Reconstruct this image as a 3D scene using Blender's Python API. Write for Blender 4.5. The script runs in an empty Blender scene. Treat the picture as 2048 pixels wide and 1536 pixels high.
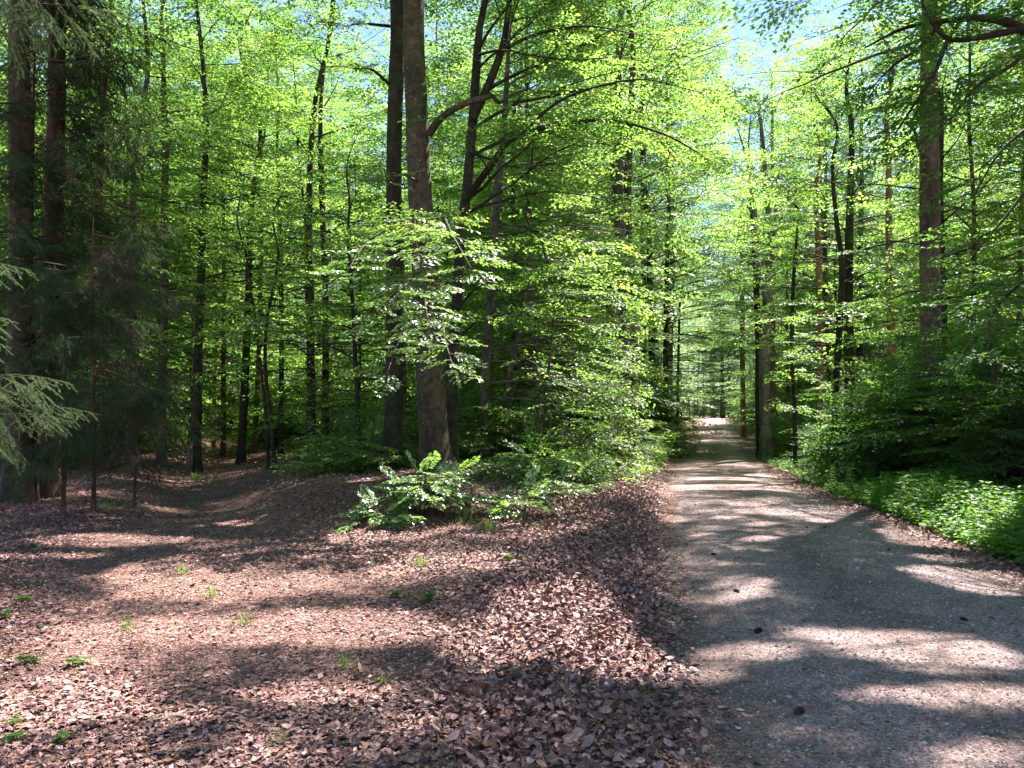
import bpy, math, numpy as np
from mathutils import Vector

# ------------------------------------------------------------------ camera, sky, sun, exposure
sc = bpy.context.scene
COL = sc.collection
F = 1547.0            # focal length in photo pixels (photo 2048 px wide)
HOR = 820.0           # horizon row in the photo
EYE = 1.6
cam_d = bpy.data.cameras.new("camera")
cam = bpy.data.objects.new("camera", cam_d)
COL.objects.link(cam)
cam_d.sensor_width = 36.0
cam_d.lens = F / 2048 * 36.0
cam_d.clip_start = 0.05
cam_d.clip_end = 1500
cam.location = (0, 0, EYE)
PITCH = math.atan((HOR - 768) / F)
cam.rotation_euler = (math.radians(90) + PITCH, 0, 0)
sc.camera = cam

SUN_AZ = math.radians(38)      # clockwise from the view direction (+Y)
SUN_EL = math.radians(57)
w = bpy.data.worlds.new("World")
sc.world = w
w.use_nodes = True
nt = w.node_tree
nt.nodes.clear()
sky = nt.nodes.new("ShaderNodeTexSky")
sky.sky_type = 'NISHITA'
sky.sun_disc = False
sky.sun_elevation = SUN_EL
sky.sun_rotation = SUN_AZ
sky.air_density = 1.0
sky.dust_density = 0.0
sky.ozone_density = 2.5
bg = nt.nodes.new("ShaderNodeBackground")
bg.inputs[1].default_value = 0.062
wo = nt.nodes.new("ShaderNodeOutputWorld")
nt.links.new(sky.outputs[0], bg.inputs[0])
nt.links.new(bg.outputs[0], wo.inputs[0])

sun_d = bpy.data.lights.new("sun", 'SUN')
sun_d.energy = 5.0
sun_d.angle = math.radians(0.55)
sun_d.color = (1.0, 0.95, 0.88)
sun = bpy.data.objects.new("sun", sun_d)
COL.objects.link(sun)
sdir = Vector((math.sin(SUN_AZ) * math.cos(SUN_EL), math.cos(SUN_AZ) * math.cos(SUN_EL), math.sin(SUN_EL)))
sun.rotation_euler = sdir.to_track_quat('Z', 'Y').to_euler()
sun.location = sdir * 60

sc.view_settings.view_transform = 'Standard'
sc.view_settings.look = 'None'
sc.view_settings.exposure = 2.36
sc.view_settings.gamma = 1.0
cy = sc.cycles
cy.max_bounces = 10
cy.diffuse_bounces = 7
cy.glossy_bounces = 2
cy.transmission_bounces = 4
cy.transparent_max_bounces = 4
cy.sample_clamp_indirect = 4.0
cy.caustics_reflective = False
cy.caustics_refractive = False
cy.use_denoising = True
try:
    cy.denoiser = 'OPENIMAGEDENOISE'
    cy.denoising_input_passes = 'RGB_ALBEDO_NORMAL'
except Exception:
    pass
cy.use_adaptive_sampling = True
cy.adaptive_threshold = 0.02

rng = np.random.default_rng(11)
R = math.radians

# ------------------------------------------------------------------ the lie of the land
RY = np.array([-20, 0, 3.5, 7.5, 15.9, 31.7, 61.5, 120, 200, 400.])
RX = np.array([1.2, 2.2, 2.46, 3.02, 4.5, 8.25, 16.3, 31.5, 52, 104.])
RZY = np.array([-20, 7.5, 15.9, 31.7, 61.5, 105, 125, 160, 400.])
RZ = np.array([0, 0, -.12, -.60, -.72, .22, .32, -.6, -3.])
_ys = np.linspace(-20, 400, 1681)
def _smooth(a, n):
    k = np.hanning(n * 2 + 1); k /= k.sum()
    return np.convolve(np.pad(a, n, mode='edge'), k, mode='valid')
_rx = _smooth(np.interp(_ys, RY, RX), 16)
_rz = _smooth(np.interp(_ys, RZY, RZ), 24)
def road_x(y): return np.interp(y, _ys, _rx)
def road_z(y): return np.interp(y, _ys, _rz)
HW = 1.9
TY = np.array([-5, 0, 5, 12, 20, 30, 45, 60, 90.])
TX = np.array([-1, -1.2, -2.0, -4.5, -8.2, -11.3, -12.8, -12.2, -10.])
def track_x(y): return np.interp(y, TY, TX)

def vnoise(x, y, s, seed=0):
    x = np.asarray(x, float) / s + seed * 17.3; y = np.asarray(y, float) / s + seed * 9.1
    xi = np.floor(x); yi = np.floor(y); fx = x - xi; fy = y - yi
    fx = fx * fx * (3 - 2 * fx); fy = fy * fy * (3 - 2 * fy)
    def h(a, b):
        v = np.sin(a * 127.1 + b * 311.7) * 43758.5453
        return v - np.floor(v)
    return (h(xi, yi) * (1 - fx) + h(xi + 1, yi) * fx) * (1 - fy) + (h(xi, yi + 1) * (1 - fx) + h(xi + 1, yi + 1) * fx) * fy - .5

def sstep(a, b, x):
    t = np.clip((x - a) / (b - a), 0, 1)
    return t * t * (3 - 2 * t)

def gz(x, y):
    x = np.asarray(x, float); y = np.asarray(y, float)
    d = x - road_x(y)
    rz = road_z(y)
    base = rz * np.exp(-(np.maximum(np.abs(d) - 2, 0) / 14) ** 2) + .15 * sstep(20, 60, y) * sstep(3, 20, np.abs(d))
    z = base.copy()
    z = z + .62 * np.exp(-(((x + 1.2) / 3.2) ** 2 + ((y - 17.5) / 6.0) ** 2))
    td = np.abs(x - track_x(y))
    z = z + (-.24 * np.exp(-(td / 1.1) ** 2) + .05 * np.exp(-(td / .3) ** 2) + .10 * np.exp(-((td - 2.3) / .7) ** 2)) * sstep(8, 15, y)
    off = sstep(1.9, 3.2, np.abs(d))
    z = z + off * (.10 * vnoise(x, y, 3.1, 1) + .05 * vnoise(x, y, .9, 2) * sstep(.6, 1.6, td) + .35 * vnoise(x, y, 13, 3) * sstep(8, 30, y))
    # windrow of leaves beside the road
    z = z + .09 * np.exp(-((d + 2.3) / .45) ** 2) * (1 + .8 * vnoise(x, y, .7, 5))
    # ditch on the right
    z = z - .10 * np.exp(-((d - 2.6) / .5) ** 2)
    return z

def rdz(x, y):     # road surface, crowned
    d = (x - road_x(y)) / HW
    return road_z(y) + .085 * (1 - d * d) - .035 + .010 * vnoise(x, y, .8, 7)

def at(px, py, D):
    return np.array([(px - 1024) / F * D, D, EYE + (HOR - py) / F * D])

# ------------------------------------------------------------------ mesh helpers
def mk(name, V, Q=None, T=None, mats=(), qm=None, tm=None, smooth=True):
    V = np.asarray(V, np.float32)
    me = bpy.data.meshes.new(name)
    nq = 0 if Q is None else len(Q); ntr = 0 if T is None else len(T)
    me.vertices.add(len(V)); me.vertices.foreach_set("co", V.ravel())
    idx = []
    if nq: idx.append(np.asarray(Q, np.int32).ravel())
    if ntr: idx.append(np.asarray(T, np.int32).ravel())
    idx = np.concatenate(idx)
    me.loops.add(len(idx)); me.loops.foreach_set("vertex_index", idx)
    st = np.concatenate([np.arange(nq) * 4, nq * 4 + np.arange(ntr) * 3]).astype(np.int32)
    me.polygons.add(nq + ntr); me.polygons.foreach_set("loop_start", st)
    for m in mats: me.materials.append(m)
    mi = np.zeros(nq + ntr, np.int32)
    if qm is not None: mi[:nq] = qm
    if tm is not None: mi[nq:] = tm
    me.polygons.foreach_set("material_index", mi)
    me.polygons.foreach_set("use_smooth", np.full(nq + ntr, smooth))
    me.update(calc_edges=True)
    return me

def link(name, me, parent=None):
    o = bpy.data.objects.new(name, me)
    COL.objects.link(o)
    if parent is not None: o.parent = parent
    return o

def tag(o, label=None, cat=None, group=None, kind=None):
    if label: o["label"] = label
    if cat: o["category"] = cat
    if group: o["group"] = group
    if kind: o["kind"] = kind
    return o

def empty(name, loc, label, cat, group=None, rz=0.0):
    o = bpy.data.objects.new(name, None)
    COL.objects.link(o)
    o.empty_display_size = .2
    o.location = loc; o.rotation_euler = (0, 0, rz)
    return tag(o, label, cat, group)

def copy_tree(src, loc, rz, scale, label, group, tilt=(0, 0)):
    c = src.copy(); COL.objects.link(c)
    c.location = loc; c.rotation_euler = (tilt[0], tilt[1], rz); c.scale = scale
    c["label"] = label; c["group"] = group
    for ch in src.children:
        d = ch.copy(); COL.objects.link(d); d.parent = c
    return c

# ------------------------------------------------------------------ materials
def mat(name):
    m = bpy.data.materials.new(name); m.use_nodes = True
    m.node_tree.nodes.clear()
    return m, m.node_tree
def N(nt, t, **kw):
    n = nt.nodes.new(t)
    for k, v in kw.items():
        if k.startswith('i_'):
            n.inputs[int(k[2:])].default_value = v
        else: setattr(n, k, v)
    return n
def ramp(nt, fac, stops, interp='LINEAR'):
    n = nt.nodes.new("ShaderNodeValToRGB"); n.color_ramp.interpolation = interp
    e = n.color_ramp.elements
    while len(e) > 1: e.remove(e[-1])
    e[0].position = stops[0][0]; e[0].color = (*stops[0][1], 1)
    for p, c in stops[1:]:
        x = e.new(p); x.color = (*c, 1)
    if fac is not None: nt.links.new(fac, n.inputs[0])
    return n

def leaf_mat(name, stops, trans, rough=.38, spec=.5, tmix=.45):
    m, nt = mat(name); L = nt.links.new
    geo = N(nt, "ShaderNodeNewGeometry"); oi = N(nt, "ShaderNodeObjectInfo")
    mp = N(nt, "ShaderNodeMath", operation='MULTIPLY', i_1=.3); L(oi.outputs['Random'], mp.inputs[0])
    ad = N(nt, "ShaderNodeMath", operation='MULTIPLY_ADD', i_1=.7); L(geo.outputs['Random Per Island'], ad.inputs[0]); L(mp.outputs[0], ad.inputs[2])
    tcn = N(nt, "ShaderNodeTexCoord"); nzz = N(nt, "ShaderNodeTexNoise"); nzz.inputs['Scale'].default_value = .9; nzz.inputs['Detail'].default_value = 2
    L(tcn.outputs['Object'], nzz.inputs[0])
    a2 = N(nt, "ShaderNodeMath", operation='MULTIPLY_ADD', i_1=1.5, i_2=-.75); L(nzz.outputs[0], a2.inputs[0])
    a3 = N(nt, "ShaderNodeMath", operation='MULTIPLY_ADD', i_1=.55); L(ad.outputs[0], a3.inputs[0])
    a4 = N(nt, "ShaderNodeMath", operation='ADD', i_1=.24, use_clamp=True); L(a2.outputs[0], a4.inputs[0]); L(a4.outputs[0], a3.inputs[2])
    cr = ramp(nt, a3.outputs[0], stops)
    ct = ramp(nt, a3.outputs[0], trans)
    p = N(nt, "ShaderNodeBsdfPrincipled"); L(cr.outputs[0], p.inputs['Base Color'])
    p.inputs['Roughness'].default_value = rough
    p.inputs['Specular IOR Level'].default_value = spec
    t = N(nt, "ShaderNodeBsdfTranslucent"); L(ct.outputs[0], t.inputs[0])
    mx = N(nt, "ShaderNodeMixShader", i_0=tmix); L(p.outputs[0], mx.inputs[1]); L(t.outputs[0], mx.inputs[2])
    o = N(nt, "ShaderNodeOutputMaterial"); L(mx.outputs[0], o.inputs[0])
    return m

BEECH = leaf_mat("beech_leaves", [(0, (.045, .095, .028)), (.5, (.075, .135, .036)), (1, (.125, .19, .05))],
                 [(0, (.15, .36, .06)), (.5, (.30, .53, .085)), (1, (.54, .70, .11))], rough=.46, spec=.45, tmix=.5)
SHINY_LIT = leaf_mat("sunlit_glossy_beech_leaves", [(0, (.08, .14, .06)), (.5, (.13, .20, .09)), (1, (.18, .26, .12))],  # glossy, with a paler base that paints in part of the sun's sheen
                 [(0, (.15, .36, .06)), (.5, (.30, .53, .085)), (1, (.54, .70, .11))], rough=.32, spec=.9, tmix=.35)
FAR = leaf_mat("distant_leaves", [(0, (.045, .095, .03)), (.5, (.07, .13, .04)), (1, (.11, .18, .055))],
               [(0, (.17, .37, .08)), (.5, (.30, .52, .11)), (1, (.48, .64, .15))])
SHRUB = leaf_mat("shrub_leaves", [(0, (.025, .075, .022)), (.5, (.04, .11, .03)), (1, (.065, .15, .035))],
                 [(0, (.12, .32, .035)), (.5, (.20, .44, .045)), (1, (.32, .56, .06))], rough=.55, spec=.35)
HERB = leaf_mat("herb_leaves", [(0, (.045, .12, .02)), (.5, (.07, .17, .028)), (1, (.11, .22, .035))],
                [(0, (.16, .42, .03)), (.5, (.26, .55, .04)), (1, (.40, .66, .05))], rough=.5)
NEEDLE = leaf_mat("spruce_needles", [(0, (.03, .065, .022)), (.5, (.05, .10, .038)), (1, (.09, .155, .065))],
                  [(0, (.06, .12, .03)), (1, (.12, .2, .05))], rough=.7, spec=.12, tmix=.2)
DEADN = leaf_mat("dry_needles", [(0, (.04, .026, .014)), (.5, (.075, .05, .028)), (1, (.12, .085, .05))],
                 [(0, (.06, .06, .03)), (1, (.10, .08, .04))], rough=.7, spec=.2, tmix=.2)
NEEDLEL = leaf_mat("sunlit_spruce_needles", [(0, (.07, .12, .05)), (.5, (.11, .18, .085)), (1, (.17, .25, .13))],  # paler copy of the needles, sunlight on the tips put into the colour
                  [(0, (.12, .22, .05)), (1, (.2, .32, .08))], rough=.6, spec=.25, tmix=.25)
GRASS = leaf_mat("grass_blades", [(0, (.08, .14, .03)), (.6, (.13, .2, .04)), (1, (.22, .24, .08))],
                 [(0, (.2, .38, .04)), (1, (.38, .46, .1))], rough=.5)

def bark_mat(name, c0, c1, c2, moss=.0, lich=.0, scale=1.0, vert=1.0, bump=.35):
    m, nt = mat(name); L = nt.links.new
    tc = N(nt, "ShaderNodeTexCoord")
    mp = N(nt, "ShaderNodeMapping"); mp.inputs['Scale'].default_value = (scale, scale, scale / vert)
    L(tc.outputs['Object'], mp.inputs[0])
    n1 = N(nt, "ShaderNodeTexNoise"); n1.inputs['Scale'].default_value = 9; n1.inputs['Detail'].default_value = 8; n1.inputs['Roughness'].default_value = .65
    L(mp.outputs[0], n1.inputs[0])
    n2 = N(nt, "ShaderNodeTexNoise"); n2.inputs['Scale'].default_value = 2.2; n2.inputs['Detail'].default_value = 5
    L(tc.outputs['Object'], n2.inputs[0])
    cr = ramp(nt, n1.outputs[0], [(.3, c0), (.5, c1), (.72, c2)])
    col = cr.outputs[0]
    if moss:
        mr = ramp(nt, n2.outputs[0], [(.5, (0, 0, 0)), (.62, (moss,) * 3)])
        mx = N(nt, "ShaderNodeMix", data_type='RGBA'); L(mr.outputs[0], mx.inputs[0]); L(col, mx.inputs[6]); mx.inputs[7].default_value = (.035, .05, .012, 1)
        col = mx.outputs[2]
    if lich:
        v = N(nt, "ShaderNodeTexVoronoi"); v.inputs['Scale'].default_value = 11; L(tc.outputs['Object'], v.inputs[0])
        n3 = N(nt, "ShaderNodeTexNoise"); n3.inputs['Scale'].default_value = 3.1; L(tc.outputs['Object'], n3.inputs[0])
        a = N(nt, "ShaderNodeMath", operation='MULTIPLY_ADD', i_1=-.30, i_2=.25); L(n3.outputs[0], a.inputs[0])
        s = N(nt, "ShaderNodeMath", operation='LESS_THAN'); L(v.outputs['Distance'], s.inputs[0]); L(a.outputs[0], s.inputs[1])
        s2 = N(nt, "ShaderNodeMath", operation='MULTIPLY', i_1=lich); L(s.outputs[0], s2.inputs[0])
        mx = N(nt, "ShaderNodeMix", data_type='RGBA'); L(s2.outputs[0], mx.inputs[0]); L(col, mx.inputs[6]); mx.inputs[7].default_value = (.38, .38, .33, 1)
        col = mx.outputs[2]
    n4 = N(nt, "ShaderNodeTexNoise"); n4.inputs['Scale'].default_value = 1.3; n4.inputs['Detail'].default_value = 7; n4.inputs['Roughness'].default_value = .7
    mp4 = N(nt, "ShaderNodeMapping"); mp4.inputs['Scale'].default_value = (1.6, 1.6, .8); mp4.inputs['Location'].default_value = (3, 7, 1); L(tc.outputs['Object'], mp4.inputs[0]); L(mp4.outputs[0], n4.inputs[0])
    r4 = ramp(nt, n4.outputs[0], [(.34, (.42, .40, .38)), (.5, (1, 1, 1)), (.66, (1.55, 1.45, 1.35))])
    m4 = N(nt, "ShaderNodeMix", data_type='RGBA', blend_type='MULTIPLY'); m4.inputs[0].default_value = 1; L(col, m4.inputs[6]); L(r4.outputs[0], m4.inputs[7]); col = m4.outputs[2]
    p = N(nt, "ShaderNodeBsdfPrincipled"); L(col, p.inputs['Base Color']); p.inputs['Roughness'].default_value = .85
    p.inputs['Specular IOR Level'].default_value = .25
    b = N(nt, "ShaderNodeBump"); b.inputs['Strength'].default_value = bump; b.inputs['Distance'].default_value = .03
    L(n1.outputs[0], b.inputs['Height']); L(b.outputs[0], p.inputs['Normal'])
    o = N(nt, "ShaderNodeOutputMaterial"); L(p.outputs[0], o.inputs[0])
    return m

BARK = bark_mat("beech_bark", (.03, .021, .013), (.070, .050, .034), (.135, .102, .074), moss=.75, lich=.6, bump=.5)
BARKD = bark_mat("shaded_mossy_bark", (.014, .012, .009), (.03, .025, .018), (.06, .05, .04), moss=.8, lich=.25, bump=.5)  # near-black tones put the trunks' shade into the colour, moss over it
BARKG = bark_mat("grey_bark", (.042, .034, .03), (.085, .07, .063), (.15, .13, .12), moss=.35, lich=.5, bump=.4)
SPRUCEB = bark_mat("spruce_bark", (.035, .016, .010), (.075, .038, .026), (.14, .085, .065), moss=.35, lich=.3, vert=4, scale=1.6, bump=.9)
PALEB = bark_mat("scaly_bark", (.05, .035, .028), (.105, .078, .066), (.18, .14, .125), moss=.2, lich=.35, vert=1.6, scale=2, bump=.8)
PINEB = bark_mat("red_pine_bark", (.10, .045, .03), (.24, .12, .08), (.36, .22, .17), vert=3, scale=1.5, bump=.8)
BARKL = bark_mat("sunlit_smooth_bark", (.09, .075, .075), (.16, .14, .14), (.26, .235, .235), moss=.25, lich=.4, bump=.3)  # grey bark brightened: light on the forked trunk is put into the colour
TWIG = bark_mat("twig_bark", (.03, .022, .016), (.06, .045, .035), (.10, .08, .06))
WOOD = bark_mat("dead_wood", (.08, .055, .04), (.18, .13, .10), (.32, .25, .2), vert=6, scale=3)

def ground_mat():
    m, nt = mat("leaf_floor"); L = nt.links.new
    tc = N(nt, "ShaderNodeTexCoord")
    nz = N(nt, "ShaderNodeTexNoise"); nz.inputs['Scale'].default_value = 6; L(tc.outputs['Object'], nz.inputs[0])
    vm = N(nt, "ShaderNodeMix", data_type='RGBA', blend_type='LINEAR_LIGHT'); vm.inputs[0].default_value = .04
    L(tc.outputs['Object'], vm.inputs[6]); L(nz.outputs['Color'], vm.inputs[7])
    v1 = N(nt, "ShaderNodeTexVoronoi"); v1.inputs['Scale'].default_value = 26; L(vm.outputs[2], v1.inputs[0])
    v2 = N(nt, "ShaderNodeTexVoronoi"); v2.inputs['Scale'].default_value = 70; L(vm.outputs[2], v2.inputs[0])
    sp = N(nt, "ShaderNodeSeparateColor"); L(v1.outputs['Color'], sp.inputs[0])
    sp2 = N(nt, "ShaderNodeSeparateColor"); L(v2.outputs['Color'], sp2.inputs[0])
    av = N(nt, "ShaderNodeMath", operation='MULTIPLY_ADD', i_1=.5); L(sp.outputs[0], av.inputs[0])
    hv = N(nt, "ShaderNodeMath", operation='MULTIPLY', i_1=.5); L(sp2.outputs[1], hv.inputs[0]); L(hv.outputs[0], av.inputs[2])
    cr = ramp(nt, av.outputs[0], [(0, (0.064, 0.029, 0.021)), (.35, (0.152, 0.077, 0.061)), (.65, (0.264, 0.147, 0.125)), (1, (0.464, 0.296, 0.256))])
    big = N(nt, "ShaderNodeTexNoise"); big.inputs['Scale'].default_value = .55; big.inputs['Detail'].default_value = 6; L(tc.outputs['Object'], big.inputs[0])
    br = ramp(nt, big.outputs[0], [(.35, (.62, .60, .60)), (.65, (1.12, 1.1, 1.08))])
    mu = N(nt, "ShaderNodeMix", data_type='RGBA', blend_type='MULTIPLY'); mu.inputs[0].default_value = 1
    L(cr.outputs[0], mu.inputs[6]); L(br.outputs[0], mu.inputs[7])
    mn = N(nt, "ShaderNodeTexNoise"); mn.inputs['Scale'].default_value = .9; mn.inputs['Detail'].default_value = 9; mn.inputs['Roughness'].default_value = .75; L(tc.outputs['Object'], mn.inputs[0])
    mr = ramp(nt, mn.outputs[0], [(.56, (0, 0, 0)), (.66, (.55, .55, .55))])
    mg = N(nt, "ShaderNodeMix", data_type='RGBA'); L(mr.outputs[0], mg.inputs[0]); L(mu.outputs[2], mg.inputs[6]); mg.inputs[7].default_value = (.045, .06, .02, 1)
    p = N(nt, "ShaderNodeBsdfPrincipled"); L(mg.outputs[2], p.inputs['Base Color']); p.inputs['Roughness'].default_value = .9
    p.inputs['Specular IOR Level'].default_value = .25
    b = N(nt, "ShaderNodeBump"); b.inputs['Strength'].default_value = .9; b.inputs['Distance'].default_value = .02
    sm = N(nt, "ShaderNodeMath", operation='ADD'); L(sp.outputs[1], sm.inputs[0]); L(v2.outputs['Distance'], sm.inputs[1])
    L(sm.outputs[0], b.inputs['Height']); L(b.outputs[0], p.inputs['Normal'])
    o = N(nt, "ShaderNodeOutputMaterial"); L(p.outputs[0], o.inputs[0])
    return m

def road_mat():
    m, nt = mat("gravel"); L = nt.links.new
    tc = N(nt, "ShaderNodeTexCoord")
    v1 = N(nt, "ShaderNodeTexVoronoi"); v1.inputs['Scale'].default_value = 75; L(tc.outputs['Object'], v1.inputs[0])
    v2 = N(nt, "ShaderNodeTexVoronoi"); v2.inputs['Scale'].default_value = 190; L(tc.outputs['Object'], v2.inputs[0])
    sp = N(nt, "ShaderNodeSeparateColor"); L(v1.outputs['Color'], sp.inputs[0])
    sp2 = N(nt, "ShaderNodeSeparateColor"); L(v2.outputs['Color'], sp2.inputs[0])
    av = N(nt, "ShaderNodeMath", operation='MULTIPLY_ADD', i_1=.55); L(sp.outputs[0], av.inputs[0])
    hv = N(nt, "ShaderNodeMath", operation='MULTIPLY', i_1=.45); L(sp2.outputs[1], hv.inputs[0]); L(hv.outputs[0], av.inputs[2])
    cr = ramp(nt, av.outputs[0], [(0, (0.077, 0.055, 0.053)), (.4, (0.192, 0.147, 0.140)), (.75, (0.330, 0.262, 0.254)), (1, (0.614, 0.502, 0.487))])
    # worn wheel tracks and reddish verges: colour follows the u coordinate across the road
    uv = N(nt, "ShaderNodeUVMap"); sx = N(nt, "ShaderNodeSeparateXYZ"); L(uv.outputs[0], sx.inputs[0])
    nz = N(nt, "ShaderNodeTexNoise"); nz.inputs['Scale'].default_value = 1.2; nz.inputs['Detail'].default_value = 5; L(tc.outputs['Object'], nz.inputs[0])
    wob = N(nt, "ShaderNodeMath", operation='MULTIPLY_ADD', i_1=.22); L(nz.outputs[0], wob.inputs[0]); L(sx.outputs[0], wob.inputs[2])
    tr = ramp(nt, wob.outputs[0], [(.10, (.50, .39, .36)), (.24, (.70, .58, .56)), (.34, (1.06, .94, .95)), (.46, (1.16, 1.03, 1.05)), (.60, (.72, .60, .59)),
                                   (.74, (1.14, 1.02, 1.04)), (.94, (1.14, 1.03, 1.06)), (1.04, (.68, .54, .50))])
    mu = N(nt, "ShaderNodeMix", data_type='RGBA', blend_type='MULTIPLY'); mu.inputs[0].default_value = 1
    L(cr.outputs[0], mu.inputs[6]); L(tr.outputs[0], mu.inputs[7])
    wn = N(nt, "ShaderNodeTexNoise"); wn.inputs['Scale'].default_value = 3.2; wn.inputs['Detail'].default_value = 8; wn.inputs['Roughness'].default_value = .7; L(tc.outputs['Object'], wn.inputs[0])
    wr = ramp(nt, wn.outputs[0], [(.32, (.66, .58, .56)), (.5, (1, 1, 1)), (.68, (1.22, 1.2, 1.2))])
    m2 = N(nt, "ShaderNodeMix", data_type='RGBA', blend_type='MULTIPLY'); m2.inputs[0].default_value = 1; L(mu.outputs[2], m2.inputs[6]); L(wr.outputs[0], m2.inputs[7])
    p = N(nt, "ShaderNodeBsdfPrincipled"); L(m2.outputs[2], p.inputs['Base Color']); p.inputs['Roughness'].default_value = .85
    p.inputs['Specular IOR Level'].default_value = .3
    b = N(nt, "ShaderNodeBump"); b.inputs['Strength'].default_value = .8; b.inputs['Distance'].default_value = .008
    sm = N(nt, "ShaderNodeMath", operation='ADD'); L(v1.outputs['Distance'], sm.inputs[0]); L(v2.outputs['Distance'], sm.inputs[1])
    iv = N(nt, "ShaderNodeMath", operation='MULTIPLY', i_1=-1.); L(sm.outputs[0], iv.inputs[0])
    L(iv.outputs[0], b.inputs['Height']); L(b.outputs[0], p.inputs['Normal'])
    o = N(nt, "ShaderNodeOutputMaterial"); L(p.outputs[0], o.inputs[0])
    return m

def island_mat(name, stops, rough=.8, spec=.3, trans=None):
    m, nt = mat(name); L = nt.links.new
    geo = N(nt, "ShaderNodeNewGeometry")
    cr = ramp(nt, geo.outputs['Random Per Island'], stops)
    p = N(nt, "ShaderNodeBsdfPrincipled"); L(cr.outputs[0], p.inputs['Base Color']); p.inputs['Roughness'].default_value = rough
    p.inputs['Specular IOR Level'].default_value = spec
    o = N(nt, "ShaderNodeOutputMaterial")
    L(p.outputs[0], o.inputs[0])
    return m
LITTER = island_mat("dry_leaves", [(0, (0.063, 0.029, 0.025)), (.3, (0.148, 0.074, 0.064)), (.6, (0.253, 0.135, 0.125)), (.88, (0.380, 0.229, 0.219)), (.96, (0.421, 0.177, 0.095)), (1, (0.562, 0.419, 0.408))], .6, .35)
STONES = island_mat("loose_stones", [(0, (.09, .065, .058)), (.5, (.20, .165, .155)), (.9, (.34, .29, .28)), (1, (.52, .47, .46))], .85, .2)
GROUND = ground_mat(); ROAD = road_mat()

# ------------------------------------------------------------------ ground and road
def grid_axis(a, b, near, far, s0, s1):
    out = [near]; x = near; 
    while x < b: x += s0 + (x - near) * s1; out.append(x)
    x = near
    while x > a: x -= s0 + (near - x) * s1; out.insert(0, x)
    return np.array(out)
gx = grid_axis(-420, 420, 0.0, 0, .10, .022)
gy = grid_axis(-40, 520, 4.0, 0, .10, .022)
X, Y = np.meshgrid(gx, gy)
Z = gz(X, Y)
dr = np.abs(X - road_x(Y))
Z = Z - .06 * (1 - sstep(HW - .35, HW - .05, dr))
def gridmesh(name, X, Y, Z, m, uv=None):
    ny, nx = X.shape
    V = np.stack([X.ravel(), Y.ravel(), Z.ravel()], 1)
    i = np.arange(ny - 1)[:, None] * nx + np.arange(nx - 1)[None, :]
    Q = np.stack([i, i + 1, i + nx + 1, i + nx], -1).reshape(-1, 4)
    me = mk(name, V, Q, mats=[m])
    if uv is not None:
        l = me.uv_layers.new(name="UVMap")
        l.data.foreach_set("uv", uv[Q.ravel()].astype(np.float32).ravel())
    return me
tag(link("ground", gridmesh("ground", X, Y, Z, GROUND)), kind="structure")
ry = grid_axis(-30, 390, 5.0, 0, .12, .02)
ru = np.linspace(-1, 1, 31)
U, YY = np.meshgrid(ru, ry)
edge = .10 * vnoise(YY, YY * 0 + 3, .5, 4) * (np.abs(U) > .8) + .16 * vnoise(YY, YY * 0, 2.2, 9) * (np.abs(U) > .8)
XX = road_x(YY) + U * HW + edge * np.sign(U)
ZZ = rdz(XX, YY)
ge = gz(XX, YY)
k = sstep(.82, 1.0, np.abs(U))
ZZ = ZZ * (1 - k) + (ge - .004) * k
tag(link("gravel_road", gridmesh("gravel_road", XX, YY, ZZ, ROAD, np.stack([(U.ravel() + 1) / 2, YY.ravel() / 4], 1))), kind="structure")

# ------------------------------------------------------------------ leaves, sprays, tubes
LT6 = np.array([[0, 0, 0], [.30, .27, .05], [.70, .25, .03], [1, 0, -.06], [.70, -.25, .03], [.30, -.27, .05]])
LQ6 = np.array([[0, 3, 2, 1], [0, 5, 4, 3]])
LT4 = np.array([[0, 0, 0], [.45, .33, .03], [1, 0, -.04], [.45, -.33, .03]])
LQ4 = np.array([[0, 3, 2, 1]])
def nrmz(a): return a / np.maximum(np.linalg.norm(a, axis=-1, keepdims=True), 1e-9)
def leaf_geo(p, d, n, s, hi, width=1.0):
    T, Qt = (LT6, LQ6) if hi else (LT4, LQ4)
    d = nrmz(d); b = nrmz(np.cross(n, d)); n = np.cross(d, b)
    s = s[:, None, None]
    V = p[:, None] + s * (T[None, :, 0:1] * d[:, None] + width * T[None, :, 1:2] * b[:, None] + T[None, :, 2:3] * n[:, None])
    k = len(T)
    Q = (np.arange(len(p))[:, None, None] * k + Qt[None]).reshape(-1, 4)
    return V.reshape(-1, 3), Q

def seg_geo(a, b, ra, rb):       # thin three-sided twigs, many at once
    d = nrmz(b - a); h = np.where(np.abs(d[:, 2:3]) > .9, [[1., 0, 0]], [[0, 0, 1.]])
    u = nrmz(np.cross(d, h)); v = np.cross(d, u)
    V = []
    for k in range(3):
        c, s = math.cos(k * 2.0944), math.sin(k * 2.0944)
        o = u * c + v * s
        V += [a + o * ra[:, None], b + o * rb[:, None]]
    V = np.stack(V, 1)   # n,6,3
    i = np.arange(len(a))[:, None] * 6
    Q = np.concatenate([i + np.array([[0, 2, 3, 1]]), i + np.array([[2, 4, 5, 3]]), i + np.array([[4, 0, 1, 5]])])
    return V.reshape(-1, 3), Q

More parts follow.
